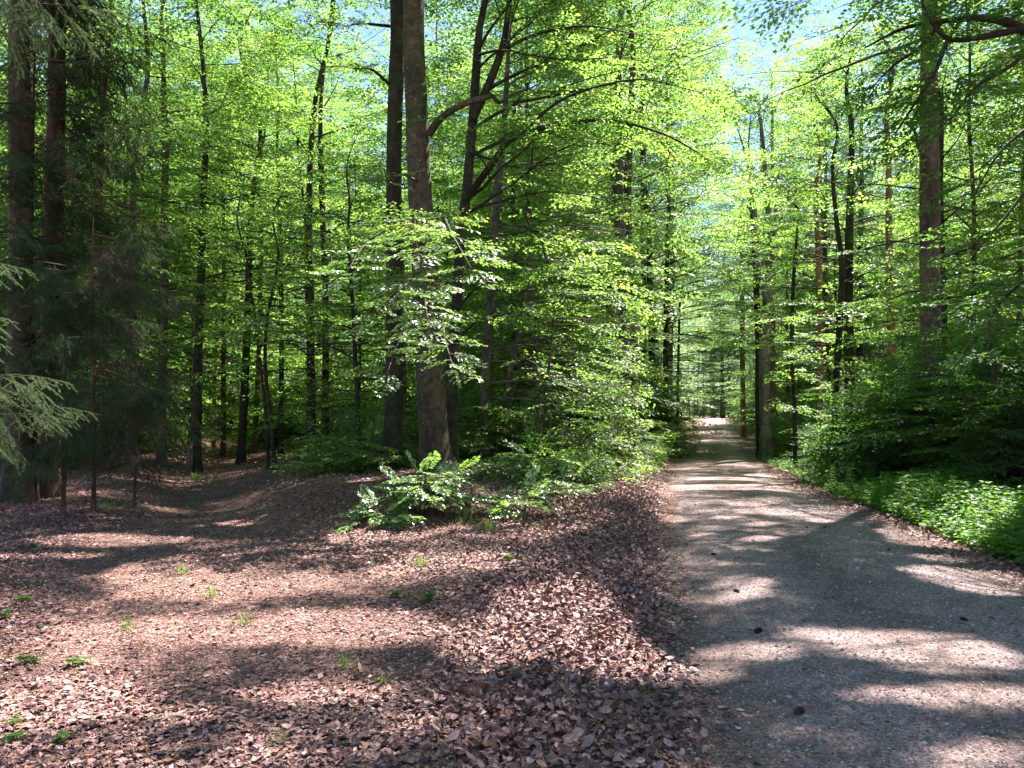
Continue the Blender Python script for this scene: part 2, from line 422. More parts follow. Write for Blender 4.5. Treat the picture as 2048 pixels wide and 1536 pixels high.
def tube(P, rad, sides=8, wob=0.0, seed=0, flare=0.0, flare_h=.5):
    P = np.asarray(P, float); rad = np.asarray(rad, float)
    n = len(P)
    T = np.gradient(P, axis=0); T = nrmz(T)
    ref = np.array([1., 0, 0]) if abs(T[0, 0]) < .8 else np.array([0, 1., 0])
    ang = np.arange(sides) * 2 * math.pi / sides
    V = []
    rs = np.random.default_rng(seed + 5)
    ph = rs.uniform(0, 6.28, 3)
    u = ref
    for i in range(n):
        u = nrmz(u - T[i] * np.dot(u, T[i])); v = np.cross(T[i], u)
        r = rad[i] * (1 + wob * (np.sin(ang * 2 + ph[0] + i * .35) * .6 + np.sin(ang * 3 + ph[1] - i * .23) * .4))
        if flare:
            hgt = max(P[i, 2] - P[0, 2], 0)
            f = math.exp(-hgt / flare_h) * flare
            r = r * (1 + f * (.55 + .45 * np.cos(ang * 5 + ph[2])))
        V.append(P[i] + r[:, None] * (np.cos(ang)[:, None] * u + np.sin(ang)[:, None] * v))
    V = np.concatenate(V)
    i = np.arange(n - 1)[:, None] * sides + np.arange(sides)[None]
    j = np.arange(n - 1)[:, None] * sides + (np.arange(sides)[None] + 1) % sides
    Q = np.stack([i, j, j + sides, i + sides], -1).reshape(-1, 4)
    V = np.concatenate([V, P[-1:]])
    e = (n - 1) * sides + np.arange(sides)
    Tt = np.stack([e, np.roll(e, -1), np.full(sides, n * sides)], 1)
    return V, Q, Tt

class Buf:
    def __init__(s): s.V = []; s.Q = []; s.T = []; s.qm = []; s.tm = []; s.n = 0
    def add(s, V, Q=None, T=None, m=0):
        s.V.append(V)
        if Q is not None: s.Q.append(Q + s.n); s.qm.append(np.full(len(Q), m))
        if T is not None: s.T.append(T + s.n); s.tm.append(np.full(len(T), m))
        s.n += len(V)
    def mesh(s, name, mats, smooth=True):
        Q = np.concatenate(s.Q) if s.Q else None; T = np.concatenate(s.T) if s.T else None
        return mk(name, np.concatenate(s.V), Q, T, mats, np.concatenate(s.qm) if s.Q else None, np.concatenate(s.tm) if s.T else None, smooth)

def curve(pts, n=10):
    """Catmull-Rom through the points."""
    P = np.asarray(pts, float); m = len(P)
    if m == 2: 
        t = np.linspace(0, 1, n)[:, None]; return P[0] * (1 - t) + P[1] * t
    E = np.vstack([2 * P[0] - P[1], P, 2 * P[-1] - P[-2]])
    t = np.linspace(0, m - 1 - 1e-6, n); i = t.astype(int); f = (t - i)[:, None]
    a, b, c, d = E[i], E[i + 1], E[i + 2], E[i + 3]
    return .5 * (2 * b + (c - a) * f + (2 * a - 5 * b + 4 * c - d) * f ** 2 + (3 * b - a - 3 * c + d) * f ** 3)

def make_spray(rs, L, W, leaf, step, hi, droop=.12, gap=.72, tilt=.27):
    """One flat, layered beech spray along +x; returns leaf arrays and twig segments."""
    p, d, n, s = [], [], [], []
    A, B, ra, rb = [], [], [], []
    def ax(t): return np.array([t, .06 * L * math.sin(t / L * 3 + rs.uniform(-.1, .1)), -droop * L * (t / L) ** 2])
    x = .10 * L; side = 1; prev = np.zeros(3); 
    while x < L:
        o = ax(x)
        A.append(prev); B.append(o); ra.append(.006 * (1.3 - x / L)); rb.append(.005 * (1.25 - x / L)); prev = o
        l = W * min(1, .45 + x / L * 1.6) * (1.02 - x / L) ** .65 * rs.uniform(.65, 1.15)
        an = side * R(rs.uniform(38, 62)); side = -side
        td = np.array([math.cos(an), math.sin(an), rs.uniform(-.16, .10)])
        k = max(2, int(l / (leaf * gap)))
        tt = (np.arange(k) + .6) / k * l
        bend = rs.uniform(-.25, .25)
        for q, t in enumerate(tt):
            pos = o + td * t + np.array([0, bend * t * t * .4, -droop * 1.3 * t * t])
            la = an + (1 if q % 2 else -1) * R(rs.uniform(20, 60))
            if q == k - 1: la = an
            p.append(pos); d.append([math.cos(la), math.sin(la), rs.normal(-.14, .2)])
            n.append([rs.normal(0, tilt), rs.normal(0, tilt), 1]); s.append(leaf * rs.uniform(.7, 1.2))
        if l > leaf * 2:
            A.append(o); B.append(o + td * l * .9 + np.array([0, 0, -droop * l * l])); ra.append(.003); rb.append(.0015)
        x += step * rs.uniform(.75, 1.25)
    return [np.array(v, float) for v in (p, d, n, s, A, B, ra, rb)]

SPR = {}
def sprays(kind):
    if kind in SPR: return SPR[kind]
    rs = np.random.default_rng(hash(kind) % 1000 if False else {'hero': 1, 'near': 2, 'mid': 3, 'far': 4, 'shrub': 5, 'vfar': 6}[kind])
    out = []
    cfg = {'hero': (1.1, .50, .076, .075, True), 'near': (1.4, .62, .086, .085, True), 'mid': (1.9, .85, .115, .12, False),
           'far': (2.5, 1.2, .17, .19, False), 'vfar': (3.0, 1.4, .30, .5, False), 'shrub': (1.0, .42, .085, .07, True)}[kind]
    for _ in range(5):
        L, W, lf, st, hi = cfg
        out.append((make_spray(rs, L * rs.uniform(.85, 1.15), W * rs.uniform(.85, 1.15), lf, st, hi), hi))
    SPR[kind] = out
    return out

class Crown:
    def __init__(s, kind, rs):
        s.k = kind; s.rs = rs; s.L = [[], [], [], []]; s.S = [[], [], [], []]; s.hi = True
    def spray(s, o, a, up=(0, 0, 1), sc_=1.0, roll=.25):
        rs = s.rs; tpl, s.hi = sprays(s.k)[rs.integers(5)]
        a = nrmz(np.asarray(a, float)); up = np.asarray(up, float) + rs.normal(0, roll, 3) * np.array([1, 1, 0])
        b = nrmz(np.cross(up, a)); c = np.cross(a, b)
        if rs.random() < .5: b = -b; 
        M = np.stack([a, b, c])      # rows
        p, d, n, z, A, B, ra, rb = tpl
        s.L[0].append(o + (p * sc_) @ M); s.L[1].append(d @ M); s.L[2].append(n @ M); s.L[3].append(z * (.6 + .4 * sc_) * 1.0)
        s.S[0].append(o + (A * sc_) @ M); s.S[1].append(o + (B * sc_) @ M); s.S[2].append(ra); s.S[3].append(rb)
    def along(s, P, t0=.25, every=.35, ang=50, sc_=1.0, flat=0.0):
        """Sprays alternate along a limb polyline."""
        P = np.asarray(P); seg = np.linalg.norm(np.diff(P, axis=0), axis=1); cum = np.r_[0, np.cumsum(seg)]; tot = cum[-1]
        t = t0 * tot; side = 1; rs = s.rs
        while t < tot:
            i = min(np.searchsorted(cum, t) - 1, len(seg) - 1); i = max(i, 0)
            o = P[i] + (P[i + 1] - P[i]) * (t - cum[i]) / seg[i]
            dr = nrmz(P[i + 1] - P[i]); h = nrmz(np.array([dr[0], dr[1], 0]) + 1e-6)
            an = side * R(ang + rs.uniform(-22, 22)); side = -side
            c, q = math.cos(an), math.sin(an)
            a = np.array([h[0] * c - h[1] * q, h[0] * q + h[1] * c, dr[2] * .35 + rs.uniform(-.18, .18) - flat])
            s.spray(o, a, sc_=sc_ * rs.uniform(.7, 1.1) * (1.05 - .35 * t / tot))
            t += every * rs.uniform(.7, 1.3)
        s.spray(P[-1], nrmz(P[-1] - P[-2]) * np.array([1, 1, .6]), sc_=sc_ * .9)
    def cull(s, fn):
        """Drop leaves and twigs where fn(points) is true."""
        if not s.L[0]: return
        p, d, n, z = [np.concatenate(v) for v in s.L]; k = ~fn(p)
        s.L = [[p[k]], [d[k]], [n[k]], [z[k]]]
        A, B, ra, rb = [np.concatenate(v) for v in s.S]; k = ~fn(B)
        s.S = [[A[k]], [B[k]], [ra[k]], [rb[k]]]
    def mesh(s, name, leafm, width=1.0, thin=1.0):
        p, d, n, z = [np.concatenate(v) for v in s.L]
        if thin < 1:
            k = s.rs.random(len(p)) < thin; p, d, n, z = p[k], d[k], n[k], z[k]
        buf = Buf()
        V, Q = leaf_geo(p, d, n, z, s.hi, width); buf.add(V, Q, m=0)
        A, B, ra, rb = [np.concatenate(v) for v in s.S]
        V, Q = seg_geo(A, B, ra, rb); buf.add(V, Q, m=1)
        return buf.mesh(name, [leafm, TWIG], smooth=False)

def limb_curve(rs, o, az, L, elev, droop, n=9):
    d = np.array([math.cos(az), math.sin(az)])
    t = np.linspace(0, 1, n)
    h = L * math.cos(elev) * t
    z = L * math.sin(elev) * t - droop * L * t ** 2
    side = np.cumsum(rs.normal(0, .035 * L / 2, n)); side -= side[0]
    return o + np.stack([d[0] * h - d[1] * side, d[1] * h + d[0] * side, z + np.cumsum(rs.normal(0, .012 * L, n))], 1)

def build_tree(seed, H, r0, first, nlimb, Llo, Lhi, kind, elev=(10, 35), droop=.12, every=.45, lean=0.02, sides=10, sub=0,
               top_r=.15, spc=1.0, crooked=.03, azr=None, path=None, flare=.7, extra=None, rootz=-.15, fork=None, wob=.06, gap=None, kind2=None, sub_from=.3):
    """Generic broadleaf tree in local space (origin at the foot). Returns (trunk Buf, Crown)."""
    rs = np.random.default_rng(seed)
    if path is None:
        n = 9; hz = np.linspace(rootz, H, n)
        x = np.cumsum(rs.normal(0, crooked * H / n, n)) + lean * hz * math.cos(seed); y = np.cumsum(rs.normal(0, crooked * H / n, n)) + lean * hz * math.sin(seed)
        x -= x[0]; y -= y[0]
        P = curve(np.stack([x, y, hz], 1), 26)
        # finer steps at the foot for the root flare
        foot = curve(P[:2], 5)[:-1]
        P = np.vstack([foot, P[1:]])
        hgt = (P[:, 2] - P[0, 2]) / (P[-1, 2] - P[0, 2])
        rad = r0 * (top_r + (1 - top_r) * (1 - hgt) ** .8)
    else:
        P, rad = path
        H = P[-1, 2]
    wood = Buf(); V, Q, T = tube(P, rad, sides, wob, seed, flare, .32); wood.add(V, Q, T)
    cr = Crown(kind, rs)
    cx = Crown(kind2, rs) if kind2 else cr
    az = rs.uniform(0, 6.28)
    def tr(h):
        i = np.clip(np.searchsorted(P[:, 2], h) - 1, 0, len(P) - 2)
        f = (h - P[i, 2]) / max(P[i + 1, 2] - P[i, 2], 1e-4)
        return P[i] + (P[i + 1] - P[i]) * f, rad[i] + (rad[i + 1] - rad[i]) * f
    for k in range(nlimb):
        f = (k + rs.uniform(.1, .9)) / nlimb
        h = first + (H * .985 - first) * f
        o, r = tr(h)
        az += 2.4 + rs.uniform(-.5, .5)
        a = az if azr is None else azr[0] + (azr[1] - azr[0]) * rs.random()
        L = (Lhi * (1 - f) + Llo * f) * rs.uniform(.75, 1.15) * (1 if f > .12 else .8)
        e = R(elev[0] + (elev[1] - elev[0]) * f + rs.uniform(-10, 10))
        C = limb_curve(rs, o, a, L, e, droop)
        rr = np.linspace(min(r * .5, .006 + L * .008), .003, len(C))
        V, Q, T = tube(C, rr, 5 if sides < 12 else 6); wood.add(V, Q, T)
        if gap is not None and gap(h, a): continue
        if sub:
            for j in range(sub):
                t = .3 + .65 * (j + rs.random()) / sub; i = min(int(t * (len(C) - 1)), len(C) - 2)
                aa = a + (1 if j % 2 else -1) * R(rs.uniform(30, 60))
                S = limb_curve(rs, C[i], aa, L * (1.05 - t) * .8 + .5, e * .7 + R(rs.uniform(-8, 12)), droop, 6)
                V, Q, T = tube(S, np.linspace(rr[i] * .7, .005, 6), 4); wood.add(V, Q, T)
                cx.along(S, .2, every, sc_=spc)
            cx.along(C, .55, every, sc_=spc)
        else:
            cx.along(C, .22, every, sc_=spc)
    if extra:
        for (pts, rA, rB, t0, ev, sc2) in extra:
            C = curve(pts, max(8, 4 * len(pts)))
            V, Q, T = tube(C, np.linspace(rA, rB, len(C)), 7, .05, seed); wood.add(V, Q, T)
            if ev: cr.along(C, t0, ev, sc_=sc2)
    if kind2: cr.upper = cx
    return wood, cr

def place_unique(name, base, wood, cr, bark, leafm, label, cat, group=None, cull=None, partlabels=None, thin=1.0):
    e = empty(name, tuple(base), label, cat, group)
    link("trunk", wood.mesh(name + "_trunk", [bark]), e)
    if cr is not None and cr.L[0]:
        if cull is not None: cr.cull(lambda p: cull(p + np.asarray(base)))
        link("crown", cr.mesh(name + "_crown", leafm, thin=thin), e)
    up = getattr(cr, 'upper', None) if cr is not None else None
    if up is not None and up.L[0]:
        up.cull(lambda p: cull(p + np.asarray(base)))
        link("crown", up.mesh(name + "_upper_crown", BEECH), e)
    return e

# open slot in the canopy over the road, in world space
def slot(p):
    x, y, z = p[:, 0], p[:, 1], p[:, 2]
    c = road_x(y) + 1.15 + .02 * y
    wdt = .30 + .018 * y + .35 * vnoise(y, z, 2.0, 3)
    over = (np.abs(x - c) < wdt) & (z > 3.8 + .25 * np.minimum(y, 60)) & (y > 5) & (y < 46)
    lane = (np.abs(x - road_x(y)) < 1.8) & (z < 3.0 + .03 * y)         # clear height over the carriageway
    return over | lane
# gaps carved into the crowns to put sun patches on the ground and sprays
PATCH = np.array([(560,1098,180,16),(760,1075,130,15),(470,1162,190,28),(700,1152,80,13),(830,1140,90,11),(230,1080,210,12),(90,1112,110,9),
    (690,1250,185,36),(400,1262,190,26),(170,1292,90,34),(165,1380,125,42),(330,1430,140,12),(650,1390,150,22),(820,1450,55,22),
    (520,980,100,9),(350,996,60,7),(200,985,60,6),(450,1040,80,8),(480,918,70,5),(560,893,60,4),(400,930,80,5),(1130,1000,130,20),(1000,1012,60,14),(960,1130,60,18),
    (1080,1285,175,72),(1210,1340,140,48),(1060,1200,90,20),(1480,1172,58,15),(1440,1195,85,9),(1340,1030,42,8),(1500,1002,40,5),
    (1560,1018,85,8),(1670,1035,55,8),(1520,1048,32,5),(1520,1078,36,6),(1450,1030,28,4),(1400,1065,28,4),(1880,1110,60,9),
    (1780,1300,170,32),(1900,1330,150,32),(1480,1305,130,22),(1640,1280,100,13),(1400,1340,90,18),(1750,1398,100,15),(1920,1405,150,26),
    (1960,1522,110,24),(1450,962,170,7),(1480,940,110,4),(1900,1045,140,42),(1750,1000,110,18),(1620,955,90,16),(1580,918,60,9),(1800,975,110,18),(1690,985,80,16)], float)
SPOT = [(810,520,9.5,1.15),(800,660,9.4,.8),(700,560,9.5,.5),(920,560,9.5,.6),(840,960,10,.75),(770,1000,9.5,.4),(1040,975,10.6,.35),(1200,590,15.4,.9),(1220,700,15.2,.9),(1150,600,15.8,1.2),(1160,720,16,1.2),(1130,830,16.5,1.0),(1050,760,18,.9),(1180,450,16,1.),(1150,170,14,1.0),
        (1350,200,13.8,1.1),(1330,270,13.9,.9),(1240,240,14.3,.8),(1690,950,15.7,.9),(1760,960,13,.9),(1640,930,18,.8),(1870,1000,10,.6),(850,340,14.9,.35),(780,120,16.2,.3),(1150,860,17,.8),(1960,1080,7.5,.6),(1533,700,34.9,1.3),(1533,500,34.9,1.2),(480,800,24,1.6),(330,700,24,1.2),(560,650,22,1.2),(700,750,20,1.),(640,850,18,.8),(150,700,13.5,.6),(290,620,12.5,.6),(110,420,13.8,.5),(45,600,5.2,.5),(130,775,5.3,.5),(230,40,5.6,.4),(600,200,24,1.6),(1000,500,17,.8),(1700,600,22,1.2),(1600,760,24,1.),(1250,860,19,.8),(1866,450,17.4,.3)]
SPW = [(at(a, b_, c), r_) for a, b_, c, r_ in SPOT]
SD = np.array(sdir)
def sungap(p):
    q = p - SD * (p[:, 2:3] / SD[2])
    D = np.maximum(q[:, 1], .5)
    px = 1024 + F * q[:, 0] / D; py = HOR + F * EYE / D
    ok = (q[:, 1] > 2) & (q[:, 1] < 42) & (p[:, 2] > 5.0)
    out = np.zeros(len(p), bool)
    nz = 1 + .75 * vnoise(q[:, 0], q[:, 1] * 1.5, .5, 12) + .35 * vnoise(q[:, 0], q[:, 1] * 1.5, .2, 13)
    for cx, cy_, rx, ry_ in PATCH:
        out |= ((px - cx) / rx) ** 2 + ((py - cy_) / ry_) ** 2 < nz * 1.15
    out &= ok
    for c, r_ in SPW:
        d = p - c; t = d @ SD
        dist = np.linalg.norm(d - t[:, None] * SD, axis=1)
        out |= (t > 1.1 * r_ + 1.0) & (dist < r_ * np.sqrt(nz))
    return out
def keepout(p):       # road slot, carved sun gaps, and a clear space before the lens
    return slot(p) | sungap(p) | ((np.abs(p[:, 0]) < 2.2) & (p[:, 1] < 6.5) & (p[:, 1] > -3) & (p[:, 2] < 6))

# ------------------------------------------------------------------ trees traced in the photograph, each at its own distance
def px_tree(name, D, pts, bark, label, kind='near', seed=1, top=None, group=None, sides=14, flare=.8, leafm=None, cat="tree", extra=None, nl=0, first=3, Ls=(1, 2.5),
            elev=(5, 25), azr=None, every=.42, spc=1.0, sub=0, droop=.12, thin=1.0, wob=.07, kind2=None):
    """pts: (px, py, width_px) from foot to top, all at distance D."""
    x0 = (pts[0][0] - 1024) / F * D
    base = np.array([x0, D, float(gz(x0, D))])
    W = [at(p[0], p[1], D) - base for p in pts]
    W[0][2] = -.2
    rad = [p[2] / F * D / 2 for p in pts]
    rs = np.random.default_rng(seed)
    if top:
        last = W[-1]; n = 3
        for q in range(1, n + 1):
            W.append(np.array([last[0] + rs.normal(0, .15) * q, last[1] + rs.normal(0, .2) * q, last[2] + (top - last[2]) * q / n])); rad.append(rad[len(pts) - 1] * (1 - .82 * q / n))
    W = np.array(W); W[1:, 1] += rs.normal(0, .05, len(W) - 1).cumsum()
    P = curve(W, 34); Rr = np.interp(np.linspace(0, len(W) - 1, 34), np.arange(len(W)), rad)
    foot = curve(P[:2], 5)[:-1]
    Rr = np.r_[np.full(4, Rr[0]), Rr[1:]]; P = np.vstack([foot, P[1:]])
    ex = None
    if extra:
        ex = []
        for e in extra:
            pw = [(at(a[0], a[1], a[2]) - base) for a in e[0]]
            ex.append((pw, e[1] / 2, e[2] / 2, e[3], e[4], e[5]))
    wood, cr = build_tree(seed, W[-1][2], rad[0], first, nl, Ls[0], Ls[1], kind, elev=elev, path=(P, Rr), flare=flare, extra=ex, sides=sides,
                          azr=azr, every=every, spc=spc, sub=sub, droop=droop, wob=wob, kind2=kind2)
    return place_unique(name, base, wood, cr, bark, leafm or BEECH, label, cat, group, cull=keepout, thin=thin)

RIGHT = (R(-60), R(50))
# the big beech in the middle, its low limbs reaching towards the camera
px_tree("beech_tree", 15.0, [(874, 925, 66), (866, 850, 60), (863, 760, 57), (856, 640, 53), (849, 520, 50), (841, 420, 49), (834, 300, 48), (830, 180, 46), (825, 0, 42)], BARK,
        "thickest mottled beech trunk in the middle clump, with sunlit leafy sprays hanging before it", 'hero', 21, top=22, nl=40, first=10.0, Ls=(3.0, 7.5), sub=5, elev=(12, 55), every=.55, kind2='mid', flare=.75, leafm=SHINY_LIT,
        extra=[([(848, 470, 15), (838, 420, 13.2), (828, 440, 11.2), (835, 505, 9.6)], .07, .012, .50, .17, .8),
               ([(848, 490, 15), (800, 450, 12.5), (735, 480, 10.6), (690, 545, 9.5)], .06, .010, .45, .18, .8),
               ([(850, 480, 15), (880, 430, 12.5), (905, 470, 10.6), (945, 540, 9.4)], .06, .010, .45, .18, .8),
               ([(852, 560, 15), (840, 540, 12.6), (800, 580, 10.6), (745, 640, 9.4)], .05, .010, .42, .20, .75),
               ([(852, 590, 15), (860, 560, 12.6), (850, 600, 10.6), (860, 660, 9.2)], .05, .010, .42, .20, .75),
               ([(855, 640, 15), (850, 640, 12.4), (800, 680, 10.4), (775, 745, 9.2)], .05, .010, .45, .20, .7),
               ([(857, 650, 15), (880, 630, 12.4), (890, 680, 10.4), (905, 730, 9.4)], .05, .010, .45, .22, .7),
               ([(855, 262, 15), (885, 225, 14.8), (935, 197, 14.6), (985, 184, 14.4)], .17, .10, 0, 0, 1),
               ([(985, 184, 14.4), (1000, 197, 14.5), (1030, 178, 14.7), (1062, 170, 15)], .09, .02, .6, .3, .6),
               ([(838, 360, 15), (800, 345, 13.6), (770, 370, 12.4)], .05, .01, .4, .3, .7)])
px_tree("beech_tree", 16.2, [(783, 930, 44), (786, 850, 36), (787, 700, 34), (786, 500, 33), (785, 300, 32), (788, 150, 32), (790, 0, 31)], BARKD,
        "dark mossy beech trunk just left of the thick mottled one, almost touching it", 'near', 22, top=21, nl=30, first=10.3, Ls=(2.5, 7.0), sub=4, elev=(15, 55), every=.6, kind2='mid', flare=.9,
        extra=[([(775, 160, 16.2), (740, 130, 15.6), (700, 128, 15)], .08, .02, .5, .3, .7), ([(775, 40, 16.2), (720, 35, 15.6), (690, 40, 15)], .07, .02, .5, .3, .7)])
px_tree("beech_tree", 16.6, [(904, 930, 28), (902, 850, 25), (903, 740, 24), (912, 620, 22), (918, 500, 22), (929, 400, 21), (938, 300, 20), (944, 230, 19), (950, 130, 18), (957, 40, 14), (975, -60, 12)], BARKD,
        "slender bending beech right of the thick mottled one, its long limb arching to the road", 'near', 23, top=17, nl=18, first=5.0, Ls=(2, 5.0), azr=RIGHT, sub=2, elev=(15, 45), every=.6, flare=.5,
        extra=[([(931, 395, 16.6), (975, 335, 16.2), (1012, 283, 15.8), (1048, 262, 15.4), (1130, 240, 14.8), (1230, 235, 14.3), (1330, 262, 13.9), (1400, 300, 13.7)], .17, .02, .34, .17, 1.15),
               ([(1048, 262, 15.4), (1080, 225, 15), (1150, 180, 14.5), (1280, 150, 14), (1400, 175, 13.6)], .09, .015, .22, .17, 1.1),
               ([(945, 230, 16.6), (985, 140, 16.3), (1010, 60, 16), (1020, -40, 15.8)], .20, .12, .3, .8, 1.0),
               ([(1000, 90, 16.1), (1080, 55, 15.5), (1180, 40, 15), (1290, 60, 14.5)], .09, .015, .22, .18, 1.1),
               ([(955, 100, 16.4), (1000, 90, 15.9), (1060, 100, 15.5), (1150, 110, 15), (1260, 100, 14.5)], .07, .012, .3, .2, 1.1),
               ([(912, 620, 16.6), (960, 570, 16.2), (1050, 540, 15.8), (1160, 550, 15.4), (1230, 590, 15.2)], .06, .010, .2, .17, 1.05),
               ([(930, 420, 16.6), (1000, 400, 16.2), (1100, 380, 15.8), (1220, 400, 15.4), (1300, 450, 15.2)], .06, .010, .2, .17, 1.1),
               ([(922, 480, 16.6), (1000, 470, 16.2), (1100, 460, 15.8), (1200, 490, 15.6)], .06, .010, .2, .18, 1.05),
               ([(940, 300, 16.6), (1040, 330, 16.4), (1150, 320, 16.2), (1290, 350, 16)], .06, .010, .2, .18, 1.1),
               ([(903, 690, 16.6), (960, 640, 16.4), (1060, 625, 16), (1170, 650, 15.6), (1235, 705, 15.4)], .06, .010, .2, .17, 1.05)])
px_tree("beech_tree", 18.5, [(966, 915, 20), (968, 800, 18), (973, 700, 17), (982, 600, 17), (988, 480, 16), (998, 350, 15), (1008, 240, 12), (1015, 130, 9), (1020, 40, 7)], BARKG,
        "slim brownish beech behind the bending dark one, its low limbs spread in bright yellow-green layers", 'near', 24, top=13.5, nl=30, first=1.4, Ls=(1.6, 4.6), azr=(R(-75), R(60)), sub=2, elev=(0, 35), every=.55, droop=.16, flare=.3)
px_tree("beech_tree", 19.5, [(1008, 900, 11), (1016, 780, 10), (1030, 700, 10), (1043, 650, 10), (1052, 600, 7), (1060, 500, 6)], BARKG,
        "thin orange-brown young beech with a low fork, right of the clump of big trunks", 'near', 25, thin=.72, top=8, nl=26, first=.7, Ls=(1.3, 4.2), azr=(R(-80), R(45)), elev=(-5, 25), every=.40, droop=.18, flare=.2,
        extra=[([(1040, 655, 19.5), (1028, 620, 19.4), (1020, 560, 19.2)], .08, .02, .5, .4, .8)])
px_tree("beech_tree", 17.0, [(1075, 935, 7), (1082, 850, 6), (1095, 760, 6), (1105, 660, 5), (1110, 560, 4)], TWIG,
        "young beech thicket stem at the verge whose yellow-green sprays droop towards the road", 'near', 26, thin=.72, top=6.5, nl=28, first=.9, Ls=(1.0, 3.2), azr=(R(-95), R(60)), elev=(-8, 22), every=.34, droop=.22, flare=.2)
# trunks beyond, left of the road
px_tree("beech_tree", 25.0, [(1233, 890, 32), (1243, 760, 26), (1250, 640, 24), (1246, 540, 22), (1240, 420, 21), (1236, 250, 18), (1240, 100, 14)], BARKG,
        "left one of two close grey stems half hidden by bright sprays left of the road", 'mid', 27, top=22, nl=34, first=6.5, Ls=(2.5, 5.5), sub=2, elev=(15, 50), every=.6, flare=.5)
px_tree("beech_tree", 27.5, [(1262, 880, 20), (1262, 700, 19), (1258, 540, 18), (1256, 420, 17), (1262, 250, 14), (1270, 100, 12)], BARKG,
        "right one of two close grey stems half hidden by bright sprays left of the road", 'mid', 28, top=21, nl=22, first=7, Ls=(2, 5), sub=2, elev=(15, 50), every=.6)
px_tree("beech_tree", 40.0, [(1330, 870, 14), (1331, 780, 12), (1332, 700, 11), (1335, 560, 10), (1340, 400, 8)], BARKD,
        "dark straight trunk close to the left edge of the road, near where the road narrows", 'mid', 29, top=24, nl=44, first=4, Ls=(2.5, 6.2), azr=(R(-80), R(80)), sub=3, elev=(10, 40), every=.5)
px_tree("young_beech", 47.0, [(1352, 880, 7), (1355, 800, 6), (1358, 700, 5), (1362, 600, 4)], BARKD,
        "thin dark sapling stem standing at the left road edge beside the dark straight trunk", 'mid', 30, top=13, nl=34, first=2.5, Ls=(1.5, 3.2), elev=(0, 30), every=.5)
# right of the road
px_tree("forked_beech", 35.0, [(1533, 912, 28), (1531, 850, 22), (1530, 760, 21), (1533, 660, 21), (1540, 590, 21), (1547, 520, 18), (1545, 440, 12), (1538, 330, 9), (1530, 230, 7)], BARKL,
        "smooth grey forked tree standing alone at the right edge of the road", 'mid', 31, top=17, nl=14, first=8, Ls=(1.2, 3.2), sub=1, elev=(25, 55), every=.85, flare=1.0, thin=.8,
        extra=[([(1537, 600, 35), (1520, 540, 35), (1517, 460, 35), (1510, 380, 35), (1495, 300, 35), (1480, 250, 35)], .32, .05, .5, .9, .8),
               ([(1547, 510, 35), (1555, 430, 35), (1562, 350, 35), (1575, 280, 35)], .20, .04, .4, .9, .8),
               ([(1519, 540, 35), (1480, 500, 34), (1440, 470, 33)], .12, .03, .5, .7, .8),
               ([(1512, 600, 35), (1470, 560, 34.5), (1425, 530, 34)], .10, .02, .5, .7, .8),
               ([(1516, 440, 35), (1490, 400, 34.5), (1450, 380, 34)], .08, .02, .6, .8, .7)])
px_tree("slender_beech", 36.5, [(1519, 890, 14), (1518, 800, 14), (1520, 700, 13), (1516, 600, 12), (1512, 500, 11), (1506, 400, 8)], BARKD,
        "thin dark stem close behind the forked grey tree at the road edge", 'mid', 32, top=16, nl=10, first=9, Ls=(1.2, 3), elev=(20, 50), every=.8)
px_tree("pine_tree", 66.0, [(1487, 874, 12), (1486, 800, 10), (1486, 700, 10), (1487, 560, 9), (1488, 420, 7)], PINEB,
        "straight reddish trunk at the right road edge beyond the forked grey tree", 'mid', 33, top=22, nl=26, first=7.5, Ls=(1.2, 2.6), sub=1, elev=(15, 45), every=.8)
px_tree("spruce_tree", 17.5, [(1868, 985, 52), (1868, 850, 42), (1866, 700, 39), (1866, 560, 38), (1867, 420, 37), (1869, 300, 36), (1872, 150, 33), (1876, 0, 30)], PALEB,
        "tall pale scaly trunk on the right rising straight out of the dark shrubs", 'near', 34, top=22, nl=36, first=10.2, Ls=(2.5, 6.5), elev=(5, 45), every=.5, sub=4, kind2='mid', flare=.3, wob=.03,
        extra=[([(1862, 315, 17.5), (1845, 285, 17.1), (1838, 255, 16.8), (1820, 240, 16)], .12, .03, .5, .4, .8)])
px_tree("beech_tree", 19.0, [(1886, 960, 17), (1886, 700, 15), (1884, 500, 14), (1886, 350, 12), (1892, 200, 10)], BARKD,
        "thin black stem hidden close behind the tall pale scaly trunk", 'near', 35, top=12, nl=22, first=3, Ls=(1.5, 3.5), elev=(5, 35), every=.45)
px_tree("beech_tree", 24.0, [(1702, 890, 22), (1700, 760, 19), (1700, 600, 18), (1702, 480, 17), (1706, 400, 15), (1712, 250, 10)], BARKD,
        "black mossy trunk midway between the forked grey tree and the pale scaly one", 'near', 36, top=14, nl=34, first=3.2, Ls=(1.5, 4), elev=(5, 40), sub=1, every=.5)
px_tree("beech_tree", 23.0, [(1662, 900, 13), (1668, 780, 12), (1672, 700, 12), (1680, 600, 12), (1684, 520, 11), (1672, 430, 9), (1668, 330, 7)], BARKD,
        "crooked slim dark trunk with many side branches, just left of the black mossy one", 'near', 37, top=13, nl=36, first=2.6, Ls=(1.0, 2.5), elev=(5, 35), every=.45)
px_tree("pine_tree", 33.0, [(1641, 880, 14), (1641, 760, 13), (1641, 640, 12), (1640, 500, 12), (1639, 380, 9)], PINEB,
        "thin flaky red-brown pine trunk left of the crooked slim dark one", 'mid', 38, top=17, nl=20, first=8, Ls=(1.2, 3), sub=1, elev=(10, 40), every=.7)
